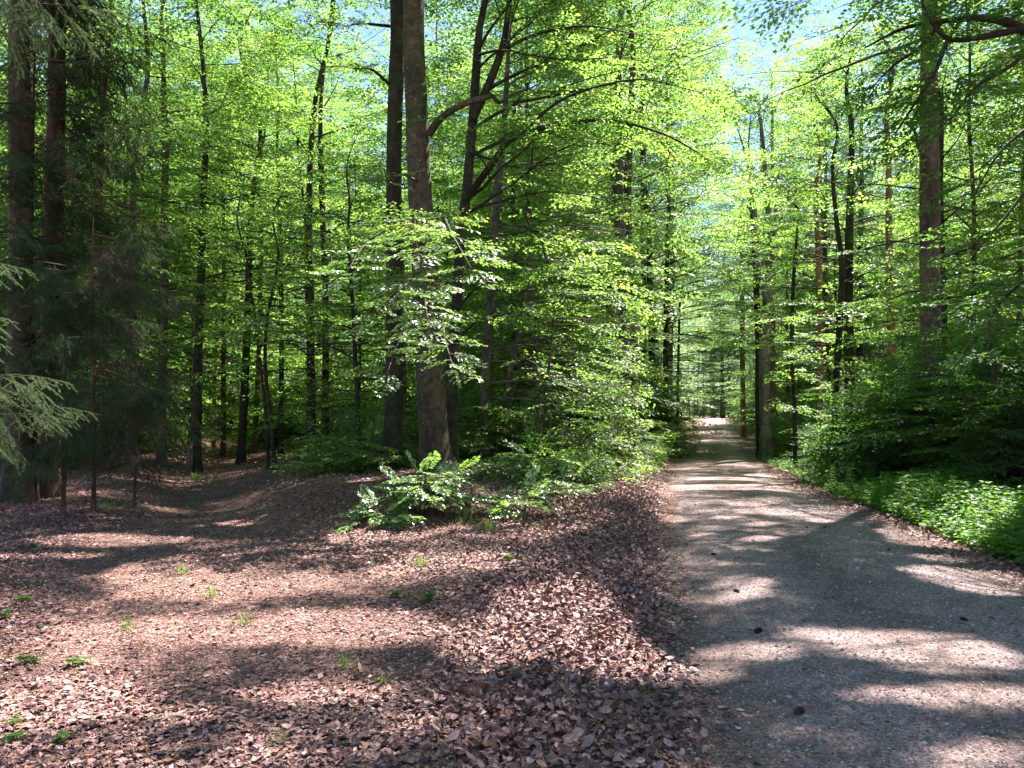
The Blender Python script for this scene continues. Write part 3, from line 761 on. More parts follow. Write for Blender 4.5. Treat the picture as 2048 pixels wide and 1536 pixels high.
px_tree("pine_tree", 29.0, [(1786, 880, 17), (1786, 700, 16), (1786, 560, 15), (1786, 430, 13), (1788, 300, 10)], PINEB,
        "reddish pine trunk between the black mossy trunk and the pale scaly one", 'mid', 39, top=17, nl=20, first=8, Ls=(1.5, 3.5), sub=1, elev=(10, 40), every=.7)
px_tree("young_beech", 27.0, [(1589, 890, 9), (1588, 800, 8), (1586, 700, 8), (1590, 560, 7), (1600, 430, 5)], BARKD,
        "slim black stem among low branches right of the forked grey tree", 'mid', 40, top=10, nl=30, first=2.2, Ls=(1.0, 2.0), elev=(0, 30), every=.45)
px_tree("young_beech", 15.0, [(2010, 940, 9), (1998, 850, 8), (1985, 760, 8), (1975, 680, 6), (1965, 600, 4)], TWIG,
        "thin young beech at the right edge of the frame, leafy to the ground", 'near', 41, top=6, nl=34, first=.8, Ls=(1.0, 2.4), elev=(0, 30), every=.34, leafm=SHRUB)
# the limb that leans in at the top right, its trunk outside the frame
b = np.array([8.6, 10.2, float(gz(8.6, 10.2))])
def pe(pts, ra, rb, t0, ev, s): return ([at(*p) - b for p in pts], ra, rb, t0, ev, s)
wd, cr = build_tree(50, 19, .26, 8.0, 40, 2.5, 6.5, 'near', elev=(5, 45), sub=4, every=.5, kind2='mid', extra=[
    pe([(2200, 130, 10.0), (2060, 45, 10.0), (1990, 24, 10.0), (1900, 30, 10.1), (1820, 45, 10.2), (1740, 85, 10.3)], .075, .012, .42, .17, .75),
    pe([(2060, 45, 10.0), (1980, 62, 9.8), (1910, 66, 9.7), (1870, 20, 9.6), (1850, -40, 9.5)], .05, .010, .5, .22, .75),
    pe([(1900, 30, 10.1), (1850, 85, 10.2), (1800, 120, 10.3), (1760, 160, 10.4)], .03, .008, .3, .16, .7),
    pe([(1910, 66, 9.7), (1880, 140, 9.7), (1840, 200, 9.8), (1800, 260, 9.9)], .03, .008, .2, .16, .7),
    pe([(2100, 60, 10.0), (2040, 120, 9.6), (1960, 170, 9.4), (1900, 250, 9.3)], .035, .008, .2, .16, .8),
    pe([(2150, 200, 10.0), (2080, 240, 9.6), (2010, 300, 9.4), (1960, 380, 9.4)], .03, .008, .2, .17, .8),
    pe([(2150, 330, 10.0), (2080, 360, 9.8), (2020, 430, 9.8), (1960, 500, 9.8)], .03, .008, .2, .18, .8),
    pe([(2150, 500, 10.2), (2080, 540, 10), (2010, 600, 10), (1970, 660, 10)], .03, .008, .2, .18, .8)])
place_unique("beech_tree", b, wd, cr, BARKD, SHRUB, "beech outside the right edge whose dark arching limbs and leaves fill the top right corner", "tree", cull=keepout)

# left of the track: trunks one can tell apart
LT = [  # name, D, pts, bark, label, kind, top, nlimb, first, Ls
    ("young_beech", 21.5, [(552, 915, 9), (541, 830, 8), (530, 740, 8), (533, 640, 7), (545, 560, 6), (552, 500, 5)], BARKD, "right one of a pair of thin black stems standing by the leafy track", 9, 20, 2.6, (1.2, 3)),
    ("young_beech", 22.5, [(540, 912, 8), (532, 830, 7), (524, 740, 7), (513, 640, 6), (500, 560, 5), (494, 510, 5)], BARKD, "left one of a pair of thin black stems standing by the leafy track", 9, 20, 2.6, (1.2, 3)),
    ("beech_tree", 27, [(483, 893, 20), (486, 830, 16), (490, 700, 15), (491, 600, 14), (494, 400, 12)], BARKD, "black trunk left of the thin pair, at the far bend of the track", 18, 30, 4.5, (1.5, 4)),
    ("beech_tree", 30, [(449, 886, 11), (448, 780, 10), (447, 650, 10), (446, 500, 9)], BARK, "slim pale-flecked trunk left of the black trunk at the bend of the track", 16, 26, 4, (1.5, 3.5)),
    ("pine_tree", 33, [(429, 884, 9), (429, 780, 8), (431, 650, 8), (430, 500, 7)], PINEB, "thin reddish sunlit trunk standing behind the slim pale-flecked one", 16, 20, 6, (1.2, 3)),
    ("beech_tree", 24, [(394, 912, 26), (392, 860, 22), (393, 700, 18), (396, 560, 16), (398, 420, 15)], BARKD, "dark trunk behind the pale stump beside the track", 18, 26, 5, (1.5, 4)),
    ("beech_tree", 25, [(324, 925, 20), (323, 800, 17), (325, 600, 15), (323, 430, 14), (322, 300, 13)], BARKG, "dark trunk with a pale sunlit patch high up, left of the track beyond the spruces", 18, 28, 5.0, (1.5, 4)),
    ("beech_tree", 24, [(262, 925, 18), (261, 800, 17), (261, 600, 15), (262, 420, 14), (262, 300, 12)], BARKG, "grey sunlit trunk seen between the dark spruce and the trunk with the pale patch", 18, 26, 5, (1.5, 4)),
    ("beech_tree", 24, [(621, 900, 20), (621, 800, 18), (620, 700, 17), (618, 560, 16), (615, 420, 14)], BARKD, "black trunk a short way left of the clump, left one of a close pair", 18, 28, 3.6, (1.5, 4)),
    ("beech_tree", 25.5, [(652, 895, 16), (651, 800, 15), (650, 700, 14), (648, 560, 13), (640, 380, 12)], BARKD, "black trunk a short way left of the clump, right one of a close pair", 18, 28, 3.6, (1.5, 4)),
    ("young_beech", 20, [(718, 935, 12), (716, 850, 9), (712, 740, 9), (706, 620, 8), (695, 480, 6)], BARKD, "thin stem with low leafy branches between the clump and the close pair of black trunks", 9, 30, 1.6, (1.2, 3.2)),
    ("young_beech", 19, [(640, 480, 5), (672, 400, 6), (660, 300, 6), (690, 200, 6)], BARKD, None, 9, 0, 2, (1, 2)),
    ("beech_tree", 28, [(563, 885, 11), (562, 700, 10), (560, 560, 9), (556, 400, 8)], BARKD, "dark slim trunk right of the thin pair and further back", 15, 26, 4.5, (1.5, 3.5)),
    ("beech_tree", 22, [(203, 950, 18), (200, 800, 16), (196, 600, 15), (190, 400, 14)], SPRUCEB, "brown trunk in deep shade right of the two spruces", 17, 18, 7, (1.5, 3.5)),
    ("beech_tree", 30, [(511, 884, 12), (514, 800, 10), (517, 640, 10), (517, 480, 9)], BARK, "sunlit brown trunk between the thin pair and the black trunk at the bend", 16, 24, 5, (1.5, 3.5)),
]
sd = 60
for nm, D, pts, bk, lab, top, nl, first, Ls in LT:
    sd += 1
    if lab is None: continue
    px_tree(nm, D, pts, bk, lab, 'mid' if D > 23 else 'near', sd, top=top, nl=nl, first=first, Ls=Ls, sub=1 if D > 23 else 0, elev=(5, 35), every=.6 if D > 23 else .5, sides=10, flare=.5)

def bush(seed, H, stems, Lr, kind='shrub', every=.28, spread=.5, spc=1.0, low=.15, nl=9, elev=(-5, 35)):
    rs = np.random.default_rng(seed); wood = Buf(); cr = Crown(kind, rs)
    for s in range(stems):
        az = rs.uniform(0, 6.28); h = H * rs.uniform(.65, 1.05); sp = spread * rs.uniform(.2, 1.1) * H
        P = curve([[.1 * math.cos(az), .1 * math.sin(az), -.08], [sp * .35 * math.cos(az), sp * .35 * math.sin(az), h * .5], [sp * math.cos(az + .2), sp * math.sin(az + .2), h]], 12)
        V, Q, T = tube(P, np.linspace(.010 + .008 * H, .004, 12), 5); wood.add(V, Q, T)
        for k in range(nl):
            f = low + (1 - low) * (k + rs.random()) / nl; i = min(int(f * 11), 10)
            a = rs.uniform(0, 6.28)
            C = limb_curve(rs, P[i], a, rs.uniform(*Lr) * (1.15 - .5 * f), R(rs.uniform(*elev)), .15, 5)
            V, Q, T = tube(C, np.linspace(.008, .003, 5), 4); wood.add(V, Q, T)
            cr.along(C, .15, every, sc_=spc)
        cr.spray(P[-1], P[-1] - P[-2], sc_=.7 * spc)
    return wood, cr
# ------------------------------------------------------------------ forest behind: prototypes and copies
hid = []
def proto(name, seed, label, **kw):
    bark = kw.pop('bark'); leafm = kw.pop('leafm'); kind = kw.pop('kind')
    wood, cr = build_tree(seed, kind=kind, **kw)
    e = empty(name, (0, 0, 0), label, "tree")
    link("trunk", wood.mesh(name + "_trunk", [bark]), e)
    link("crown", cr.mesh(name + "_crown", leafm), e)
    e["used"] = False
    return e
PM = [proto("young_beech", 101 + i, "", kind='mid', H=11 + 2 * i, r0=.06 + .013 * i, first=.8 + .5 * i, nlimb=54, Llo=1.0, Lhi=3.4, elev=(0, 40), droop=.16, every=.36,
            bark=[BARKD, BARK, BARKD, BARKG][i], leafm=BEECH, sides=7, crooked=.05, flare=.3, spc=1.0) for i in range(4)]
PO = [proto("beech_tree", 111 + i, "", kind='far', H=22 + 2 * i, r0=.20 + .03 * i, first=7.5 + i, nlimb=36, Llo=1.5, Lhi=5.0, elev=(20, 60), droop=.14, every=.62, sub=2,
            bark=[BARK, BARKD, PINEB, BARKG][i], leafm=FAR, sides=9, crooked=.025, flare=.5) for i in range(4)]
PF = [proto("beech_tree", 121 + i, "", kind='far', H=14 + 3 * i, r0=.11 + .03 * i, first=.6 + .5 * i, nlimb=58, Llo=1.2, Lhi=4.2, elev=(0, 45), droop=.15, every=.5, sub=0,
            bark=[BARKD, BARKG, BARK][i], leafm=FAR, sides=6, crooked=.04, flare=.3) for i in range(3)]

def put(p, x, y, label, group, smin=.85, smax=1.15, rs=rng):
    s = rs.uniform(smin, smax)
    loc = (float(x), float(y), float(gz(x, y)) - .05)
    rz = rs.uniform(0, 6.28)
    tilt = (rs.normal(0, .02), rs.normal(0, .02))
    if not p["used"]:
        p["used"] = True
        p.location = loc; p.rotation_euler = (tilt[0], tilt[1], rz); p.scale = (s, s, s * rs.uniform(.95, 1.1))
        p["label"] = label; p["group"] = group
        return p
    return copy_tree(p, loc, rz, (s, s, s * rs.uniform(.95, 1.1)), label, group, tilt)

placed = []; PB = []
def free(x, y, dmin):
    for (a, b_) in placed:
        if (a - x) ** 2 + (b_ - y) ** 2 < dmin * dmin: return False
    return True
SIGHT = [(1533, 35, 2.6), (1486, 66, 1.6), (1702, 24, 2.0), (1662, 23, 1.8), (1641, 33, 1.2), (1786, 29, 1.6), (1240, 25, 2.0), (483, 27, 1.5), (545, 22, 1.8), (394, 24, 1.5), (324, 25, 1.5), (262, 24, 1.5), (636, 25, 1.6)]
WELLS = [(-8.8, 21), (-10.8, 29), (-12, 36), (-17, 33), (-6.5, 34), (-15, 45), (-4, 42), (5.5, 24), (7.6, 30), (9.5, 37), (12, 45), (14, 52), (16, 60), (18, 68), (12, 30), (16, 36), (-20, 34), (-3, 34), (10, 22), (22, 84), (26, 98)]  # sun paths to these points are kept free of scattered trees
def blocks(x, y):
    sx, sy = math.sin(SUN_AZ), math.cos(SUN_AZ)
    for (a, b_) in WELLS:
        t = (x - a) * sx + (y - b_) * sy
        if .5 < t < 13 and abs((x - a) * sy - (y - b_) * sx) < 2.7: return True
    return False
def scatter(n, ylo, yhi, xlo, xhi, protos, dmin, fn, seed, smin=.85, smax=1.15):
    rs = np.random.default_rng(seed); k = 0; tries = 0
    while k < n and tries < n * 60:
        tries += 1
        y = math.sqrt(rs.uniform(ylo ** 2, yhi ** 2)); t = rs.uniform(xlo, xhi); x = t * y
        dR = x - float(road_x(y))
        if abs(dR) < (4.4 if y < 40 else 6.2) + .012 * y - (1.2 if protos is PB else 0): continue
        if any(y < kd + 1 and abs(x - y * (kp - 1024) / F) < kw for kp, kd, kw in SIGHT): continue
        if abs(x - float(track_x(y))) < (3.2 if protos is PB else 1.9) and y < 52: continue
        if not free(x, y, dmin) or (protos is not PB and y < 110 and blocks(x, y)): continue
        lab, grp = fn(x, y, dR)
        placed.append((x, y))
        put(protos[rs.integers(len(protos))], x, y, lab, grp, smin, smax, rs)
        k += 1
    return k
def zone(kind):
    def f(x, y, dR):
        if dR > 0:
            return (f"{kind} in the wood right of the road, behind the shrubs" if y < 55 else f"{kind} in the distance on the right side of the road"), f"{kind}s right of the road"
        if x < float(track_x(y)):
            return f"{kind} in the wood left of the leafy track", f"{kind}s left of the track"
        return (f"{kind} behind the clump of big trunks, between track and road" if y < 55 else f"{kind} in the distance on the left side of the road"), f"{kind}s between the track and the road"
    return f
scatter(60, 22, 46, -.74, .15, PM, 2.3, zone("slender leafy young beech"), 5)
scatter(30, 21, 46, .34, .74, PM, 2.4, zone("slender leafy young beech"), 6)
scatter(27, 27, 55, -.74, .70, PO, 4.2, zone("tall beech with a high crown"), 7)
scatter(12, 32, 62, -.74, .05, PO, 3.2, zone("tall beech with a high crown"), 17)
scatter(70, 46, 85, -.74, .74, PF, 3.0, zone("leafy beech of middle height"), 8, .9, 1.3)
scatter(40, 75, 120, -.72, .74, PF, 4.5, zone("leafy beech of middle height"), 9, 1.3, 1.8)
scatter(22, 60, 120, -.6, .72, PO, 5.5, zone("tall beech with a high crown"), 10, 1.0, 1.3)
PB = []
for i in range(3):
    wood_, cr_ = bush(140 + i, 2.0 + .5 * i, 10, (.8, 1.8), kind='mid', every=.4, spread=.5, nl=10, low=.05)
    e_ = empty("beech_bush", (0, 0, 0), "", "shrub"); link("stems", wood_.mesh("bush_stems", [TWIG]), e_); link("foliage", cr_.mesh("bush_foliage", BEECH), e_); e_["used"] = False
    PB.append(e_)
placed_t = placed; placed = []
scatter(55, 28, 60, -.72, .16, PB, 2.4, zone("low leafy beech bush"), 31, .7, 1.6)
scatter(36, 20, 60, .34, .74, PB, 2.4, zone("low leafy beech bush"), 32, .7, 1.3)
scatter(70, 60, 110, -.72, .74, PB, 3.4, zone("low leafy beech bush"), 33, 1.2, 2.2)
placed = placed_t
# trees lining the far end of the road
for i, (y, s, o) in enumerate([(52, -1, 3.4), (60, 1, 3.2), (66, -1, 3.6), (76, 1, 3.4), (84, -1, 3.4), (94, 1, 3.6), (104, -1, 3.3), (112, 1, 3.4), (124, -1, .5), (130, 1, 1.5), (136, -1, -.5), (142, 1, .8), (150, 0, 0), (155, -1, 3)]):
    x = float(road_x(y)) + s * (o + 2.4)
    put(PF[i % 3], x, y, "leafy tree in the distance where the road disappears" if y > 120 else "roadside tree of middle height along the far stretch of the road", "trees along the far stretch of the road", .8, 1.1)

rs_ = np.random.default_rng(71)
for i in range(46):
    y = 128 + 60 * rs_.random() ; x = y * rs_.uniform(.02, .50)
    put((PF + PO)[i % 5], x, y, "hazy tree far away where the road ends", "trees closing the far end of the road", 1.1, 1.5, rs_)
for i, (y, s, o) in enumerate([(33, -1, 4.6), (46, -1, 3.6), (52, 1, 3.6), (55, -1, 3.4), (44, 1, 6.5), (50, -1, 4.6), (58, 1, 4.4), (64, -1, 4.6), (72, 1, 4.6), (80, -1, 4.4), (88, 1, 4.8), (98, -1, 4.6)]):
    put(PO[i % 4], float(road_x(y)) + s * o, y, "tall tree whose high crown closes over the far stretch of the road", "tall trees along the far stretch of the road", .9, 1.1)

# unseen trees added around the view so their crowns shade the foreground
for i, (x, y, H, lab) in enumerate([(13.2, 14.0, 19, "unseen beech added for shade outside the right edge, level with the pale scaly trunk"), (12.8, 7.0, 18, "unseen beech added for shade outside the right edge beside the nearest nettles"),
        (18.5, 19.5, 21, "unseen beech added for shade outside the right edge, deep behind the shrubs"), (9.4, 2.0, 17, "unseen beech added for shade outside the right edge, level with the camera")]):
    wd, cr = build_tree(600 + i, H, .22, 6.0, 34, 2.5, 6.5, 'mid', elev=(5, 50), sub=4, every=.55)
    place_unique("beech_tree", np.array([x, y, float(gz(x, y))]), wd, cr, BARK, BEECH, lab, "tree", "unseen beeches added around the clearing", cull=keepout)
for i, (x, y) in enumerate([(24, 15), (-7.6, 1.0), (29, 24)]):
    put(PO[i % 4], x, y, "unseen beech added outside the right edge far behind the shrubs" if x > 0 else "unseen beech added outside the left edge beside the track", "unseen beeches added around the clearing", .85, 1.1)

# ------------------------------------------------------------------ spruces on the left
def make_branchlet(rs, L, lo=False):
    """Needled spruce branchlet along +x: axis, hanging side twigs, needles. Returns tri verts + segs."""
    A, B = [], []
    A.append([0, 0, 0]); B.append([L, 0, -.18 * L])
    twigs = []
    x = .05; side = 1
    while x < L:
        l = (.30 * (1 - x / L) + .07) * rs.uniform(.7, 1.2)
        an = side * R(rs.uniform(40, 60)); side = -side
        o = np.array([x, 0, -.18 * x * x / L])
        e = o + l * np.array([math.cos(an), math.sin(an), -rs.uniform(.35, 1.1)])
        twigs.append((o, e))
        if l > .16:
            for q in (.35, .6):
                m = o + (e - o) * q; a2 = an + R(rs.choice([-45, 45]))
                twigs.append((m, m + l * .4 * np.array([math.cos(a2), math.sin(a2), -.5])))
        x += rs.uniform(.03, .05) * (2.0 if lo else 1)
    twigs.append((np.array([L * .5, 0, -.045 * L]), np.array([L, 0, -.18 * L])))
    twigs.append((np.array([0.05, 0, 0]), np.array([L * .5, 0, -.045 * L])))
    P, D_ = [], []
    sp = .010 if lo else .0036
    for o, e in twigs:
        A.append(o); B.append(e)
        d = e - o; l = np.linalg.norm(d); d = d / l; n = max(3, int(l / sp)) * 2
        t = rs.random(n)[:, None] * l
        r = rs.normal(0, 1, (n, 3)); r[:, 2] = np.abs(r[:, 2]) * .6 + .05; r -= (r @ d)[:, None] * d; r = nrmz(r)
        P.append(o + d * t); D_.append(nrmz(d * .75 + r))
    P = np.concatenate(P); D_ = np.concatenate(D_)
    ln = rs.uniform(.013, .021, len(P))[:, None] * (1.9 if lo else 1); wd_ = (.0030 if not lo else .0085)
    b_ = nrmz(np.cross(D_, rs.normal(0, 1, D_.shape)))
    V = np.stack([P - b_ * wd_ * .6, P + b_ * wd_ * .6, P + D_ * ln], 1)
    return V, np.array(A, float), np.array(B, float)

def spruce(seed, H, r0, branches, lo, trunk_path=None, dead=.0, sides=12, flare=.5):
    """branches: list of (z, azimuth, length, droop angle)."""
    rs = np.random.default_rng(seed)
    tp = [make_branchlet(rs, .55, lo) for _ in range(4)]
    wood = Buf()
    if trunk_path is None:
        P = np.stack([np.zeros(16), np.zeros(16), np.r_[-.2, -.1, 0, .1, np.linspace(.4, H, 12)]], 1); rad = r0 * (1 - .85 * np.clip(P[:, 2] / H, 0, 1))
    else: P, rad = trunk_path
    V, Q, T = tube(P, rad, sides, .05, seed, flare, .25); wood.add(V, Q, T)
    nb = Buf(); segs = [[], []]
    for (z, az, L, el) in branches:
        i = np.clip(np.searchsorted(P[:, 2], z) - 1, 0, len(P) - 2)
        o = P[i] + (P[i + 1] - P[i]) * (z - P[i, 2]) / max(P[i + 1, 2] - P[i, 2], 1e-3)
        n = 9; t = np.linspace(0, 1, n)
        ca, sa = math.cos(az), math.sin(az)
        zz = L * (math.sin(R(el)) * t - .20 * t ** 2 + .14 * t ** 4)
        side = np.cumsum(rs.normal(0, .012 * L, n))
        C = o + np.stack([ca * L * math.cos(R(el)) * t - sa * side, sa * L * math.cos(R(el)) * t + ca * side, zz], 1)
        V, Q, T = tube(C, np.linspace(.006 + .007 * L, .003, n), 4); wood.add(V, Q, T)
        isdead = rs.random() < dead
        d = .18 * L; sd_ = 1
        while d < L * 1.0:
            f = d / L * (n - 1); k = min(int(f), n - 2); q = C[k] + (C[k + 1] - C[k]) * (f - k)
            dr = nrmz(C[k + 1] - C[k])
            a2 = az + sd_ * R(rs.uniform(25, 65)); sd_ = -sd_
            a = nrmz(np.array([math.cos(a2), math.sin(a2), dr[2] - rs.uniform(.1, .9)]))
            bb = nrmz(np.cross([0, 0, 1], a)); cc = np.cross(a, bb); M = np.stack([a, bb, cc])
            V, A, B = tp[rs.integers(4)]; s_ = rs.uniform(.7, 1.2) * (1.15 - .35 * d / L)
            Vv = (V.reshape(-1, 3) * s_) @ M + q
            nn = len(Vv) // 3
            if isdead:
                kp = rs.random(nn) < .35; Vv = Vv.reshape(-1, 3, 3)[kp].reshape(-1, 3); nn = int(kp.sum())
            nb.add(Vv, None, np.arange(nn * 3).reshape(-1, 3), m=2 if isdead else 0)
            segs[0].append((A * s_) @ M + q); segs[1].append((B * s_) @ M + q)
            d += rs.uniform(.10, .17) * (1.5 if lo else 1)
        V, A, B = tp[0]
        dr = nrmz(C[-1] - C[-2]); bb = nrmz(np.cross([0, 0, 1], dr)); M = np.stack([dr, bb, np.cross(dr, bb)])
        Vv = (V.reshape(-1, 3) * .8) @ M + C[-1]; nb.add(Vv, None, np.arange(len(Vv)).reshape(-1, 3), m=0)
        segs[0].append((A * .8) @ M + C[-1]); segs[1].append((B * .8) @ M + C[-1])
    A = np.concatenate(segs[0]); B = np.concatenate(segs[1])
    V, Q = seg_geo(A, B, np.full(len(A), .0028), np.full(len(A), .0015)); nb.add(V, Q, m=1)
    return wood, nb
def put_spruce(base, wood, nb, label, bark=SPRUCEB, group=None, nd=None):
    e = empty("spruce_tree", tuple(base), label, "tree", group)
    link("trunk", wood.mesh("spruce_trunk", [bark]), e)
    link("crown", nb.mesh("spruce_crown", [nd or NEEDLE, TWIG, DEADN], smooth=False), e)
    return e
def spruce_px(D, pts, label, seed, H, nb, azr, Lr, zr, el=(-20, 5), dead=.3, lo=True, bark=SPRUCEB, flare=.6):
    x0 = (pts[0][0] - 1024) / F * D
    base = np.array([x0, D, float(gz(x0, D))])
    W = [at(p[0], p[1], D) - base for p in pts]; W[0][2] = -.2
    rad = [p[2] / F * D / 2 for p in pts]
    W.append(np.array([W[-1][0], 0, H])); rad.append(min(.03, rad[-1] * .3))
    P = curve(W, 30); rr = np.interp(np.linspace(0, len(W) - 1, 30), np.arange(len(W)), rad)
    P = np.vstack([curve(P[:2], 5)[:-1], P[1:]]); rr = np.r_[np.full(4, rr[0]), rr[1:]]
    rs = np.random.default_rng(seed)
    br = []
    for k in range(nb):
        z = zr[0] + (zr[1] - zr[0]) * (k + rs.random()) / nb
        br.append((z, rs.uniform(*azr), rs.uniform(*Lr), rs.uniform(*el)))
    wood, n_ = spruce(seed, H, rad[0], br, lo, (P, rr), dead, flare=flare)
    return put_spruce(base, wood, n_, label, bark)
spruce_px(14.0, [(38, 1000, 58), (38, 930, 52), (34, 820, 46), (36, 600, 44), (33, 400, 42), (28, 200, 40), (22, 0, 38)], "leftmost thick trunk with mossy roots, in front of the darker spruce", 201, 17, 34, (R(-100), R(60)), (1.0, 2.4), (4.2, 12), dead=.5, bark=BARK, flare=.8)
spruce_px(14.8, [(98, 985, 50), (100, 900, 42), (102, 800, 38), (100, 600, 37), (100, 400, 35), (102, 200, 34), (100, 0, 32)], "dark reddish spruce with drooping needle branches, second thick trunk from the left", 202, 19, 110, (R(-95), R(50)), (1.1, 2.2), (1.7, 12), dead=.18, el=(-32, 0))
spruce_px(14.3, [(74, 985, 17), (70, 900, 14), (66, 820, 13), (60, 600, 11), (55, 450, 9)], "thin dark leaning stem between the two thick trunks at the left edge", 203, 9, 14, (R(-100), R(40)), (.8, 1.6), (2.5, 7), dead=.6)
spruce_px(12.0, [(192, 995, 9), (190, 930, 8), (189, 860, 8), (186, 700, 6), (180, 560, 5)], "slim young spruce with pale stem and green boughs, right of the two thick trunks", 204, 4.6, 26, (R(-120), R(90)), (.7, 1.3), (.95, 4.5), dead=.25, lo=False)
spruce_px(11.6, [(131, 990, 9), (131, 930, 8), (130, 860, 7), (128, 700, 5)], "small dark spruce stem in front of the second thick trunk", 205, 3.4, 12, (R(-120), R(60)), (.6, 1.15), (1.0, 3.9), dead=.3, lo=False)
spruce_px(13.5, [(272, 950, 6), (274, 900, 5), (278, 860, 5), (276, 780, 4)], "slim pale spruce sapling at the left side of the track, furthest right of the spruces", 206, 3.6, 18, (0, 6.28), (.5, 1.1), (1.0, 4.2), dead=.3)
# near spruce just outside the left edge: only its branch tips reach into view
b = np.array([-4.75, 5.1, float(gz(-4.75, 5.1))])
brs = []
for (px, py, D, L) in [(52, 545, 5.2, 1.65), (60, 655, 5.1, 1.7), (135, 775, 5.3, 1.9), (195, 835, 5.9, 2.2), (-60, 600, 5.2, 1.3), (20, 700, 5.0, 1.4), (70, 800, 5.5, 1.4), (150, 850, 5.8, 1.4), (-20, 530, 5.0, 1.3), (275, 40, 5.6, 2.3), (200, -10, 5.6, 1.9)]:
    tip = at(px, py, D) - b
    az = math.atan2(tip[1], tip[0]); L = math.hypot(tip[0], tip[1])
    brs.append((tip[2] + .12 * L, az, L * .95 - .38, -2))
wd, nb = spruce(207, 9, .09, brs, False, dead=0)
put_spruce(b, wd, nb, "spruce outside the left edge whose pale green branch tips reach into the picture", nd=NEEDLEL)

# ------------------------------------------------------------------ shrubs, saplings
def put_bush(name, x, y, seed, label, group=None, leafm=None, cat="shrub", **kw):
    wood, cr = bush(seed, **kw)
    base = np.array([x, y, float(gz(x, y))])
    e = empty(name, tuple(base), label, cat, group)
    cr.cull(lambda p: keepout(p + base) | (p[:, 2] + base[2] < gz(p[:, 0] + x, p[:, 1] + y) + .02))
    link("stems", wood.mesh(name + "_stems", [TWIG]), e)
    link("foliage", cr.mesh(name + "_foliage", leafm or SHRUB), e)
    return e
# dark shrub wall on the right
sh = [(9.6, 14.2, 2.4, "broad dark green shrub at the right edge of the picture, behind the nettles"),
      (10.9, 16.0, 3.4, "dark shrub just right of the tall pale scaly trunk"),
      (9.7, 16.6, 2.9, "dark shrub hiding the foot of the tall pale scaly trunk"),
      (9.5, 18.6, 2.7, "bluish green shrub left of the tall pale scaly trunk"),
      (10.2, 20.5, 2.2, "tall shrub behind the nettles under the black mossy trunk"),
      (11.6, 24.5, 1.6, "shrub below the crooked slim dark trunk"),
      (12.6, 28.0, 1.5, "low shrub between the forked grey tree and the slim black stem"),
      (11.5, 19.0, 4.0, "tall shrub behind the pale scaly trunk"),
      (12.6, 16.5, 4.2, "tall dark shrub at the right edge behind the broad one"),
      (13.0, 23.5, 4.0, "tall shrub in the back right of the black mossy trunk"),
      (13.6, 33.5, 1.6, "small shrub right beside the foot of the forked grey tree")]
for i, (x, y, h, lab) in enumerate(sh):
    put_bush("shrub", x, y, 300 + i, lab, "dark shrubs right of the road", SHRUB, H=h, stems=9, Lr=(.7, 1.5), nl=11, kind='shrub' if y < 18 else 'near', every=.26 if y < 18 else .36, spread=.45, low=.08)
# beech regrowth left of the road
sh = [(.6, 15.0, .45, 4, "low leafy beech bush right of the big trunks at the edge of the sunlit verge"),
      (1.4, 19.0, .45, 4, "yellow-green beech bush on the left verge in front of the two grey stems"),
      (2.6, 22.5, .6, 4, "bright leafy bush on the left verge where the road begins to narrow"),
      (1.9, 25.5, 1.3, 5, "tall beech bush under the two grey stems"),
      (4.2, 28.0, 1.1, 6, "leafy bush overhanging the left road edge before the dark straight trunk"),
      (6.6, 36.0, 1.4, 7, "leafy bush at the left road edge beside the dark straight trunk"),
      (-.2, 19.5, 1.5, 7, "beech bush behind the slim brownish beech"),
      (-3.1, 17.0, .7, 5, "spreading green bush left of the dark mossy beech trunk"),
      (-3.8, 20.5, 1.0, 5, "green bush beside the track behind the spreading one"),
      (-3.0, 23.0, 2.0, 6, "tall green bush in the shade behind the dark mossy beech trunk"),
      (-5.2, 27.0, 1.2, 4, "leafy bush at the right side of the track near its bend"),
      (-1.6, 19.0, 1.6, 8, "dark green bush right behind the thick mottled trunk"),
      (9.4, 47.0, 1.6, 8, "leafy bush at the left road edge far down the road")]
for i, (x, y, h, st, lab) in enumerate(sh):
    put_bush("beech_bush", x, y, 330 + i, lab, "beech regrowth between track and road", BEECH, H=h, stems=st, Lr=(.6, 1.4), nl=10, kind='near', every=.34, spread=.6, low=.05, elev=(-8, 25), spc=.85)
put_bush("beech_sapling", (845 - 1024) / F * 10.6, 10.6, 360, "bright low beech sapling in front of the big trunks, leaves shining in the sun", None, SHINY_LIT, "sapling", H=.62, stems=7, Lr=(.22, .5), nl=4, kind='hero', every=.19, spread=.80, spc=.44, low=.3)
put_bush("beech_sapling", (765 - 1024) / F * 10.0, 10.0, 361, "small flat beech sapling at the lower left of the bright one, towards the track", None, SHINY_LIT, "sapling", H=.26, stems=4, Lr=(.2, .4), nl=3, kind='hero', every=.18, spread=1.0, spc=.42, low=.2)
put_bush("beech_sapling", (1045 - 1024) / F * 10.6, 10.6, 362, "thin arching beech sapling on the leaf floor between the bright sapling and the road", None, SHINY_LIT, "sapling", H=.42, stems=3, Lr=(.3, .5), nl=3, kind='hero', every=.2, spread=1.1, spc=.55, low=.4)
put_bush("beech_sapling", (1120 - 1024) / F * 13.0, 13.0, 363, "low sapling in the sunlit patch of the left verge", None, SHINY_LIT, "sapling", H=.3, stems=3, Lr=(.2, .4), nl=3, kind='hero', every=.2, spread=1.0, spc=.6, low=.2)

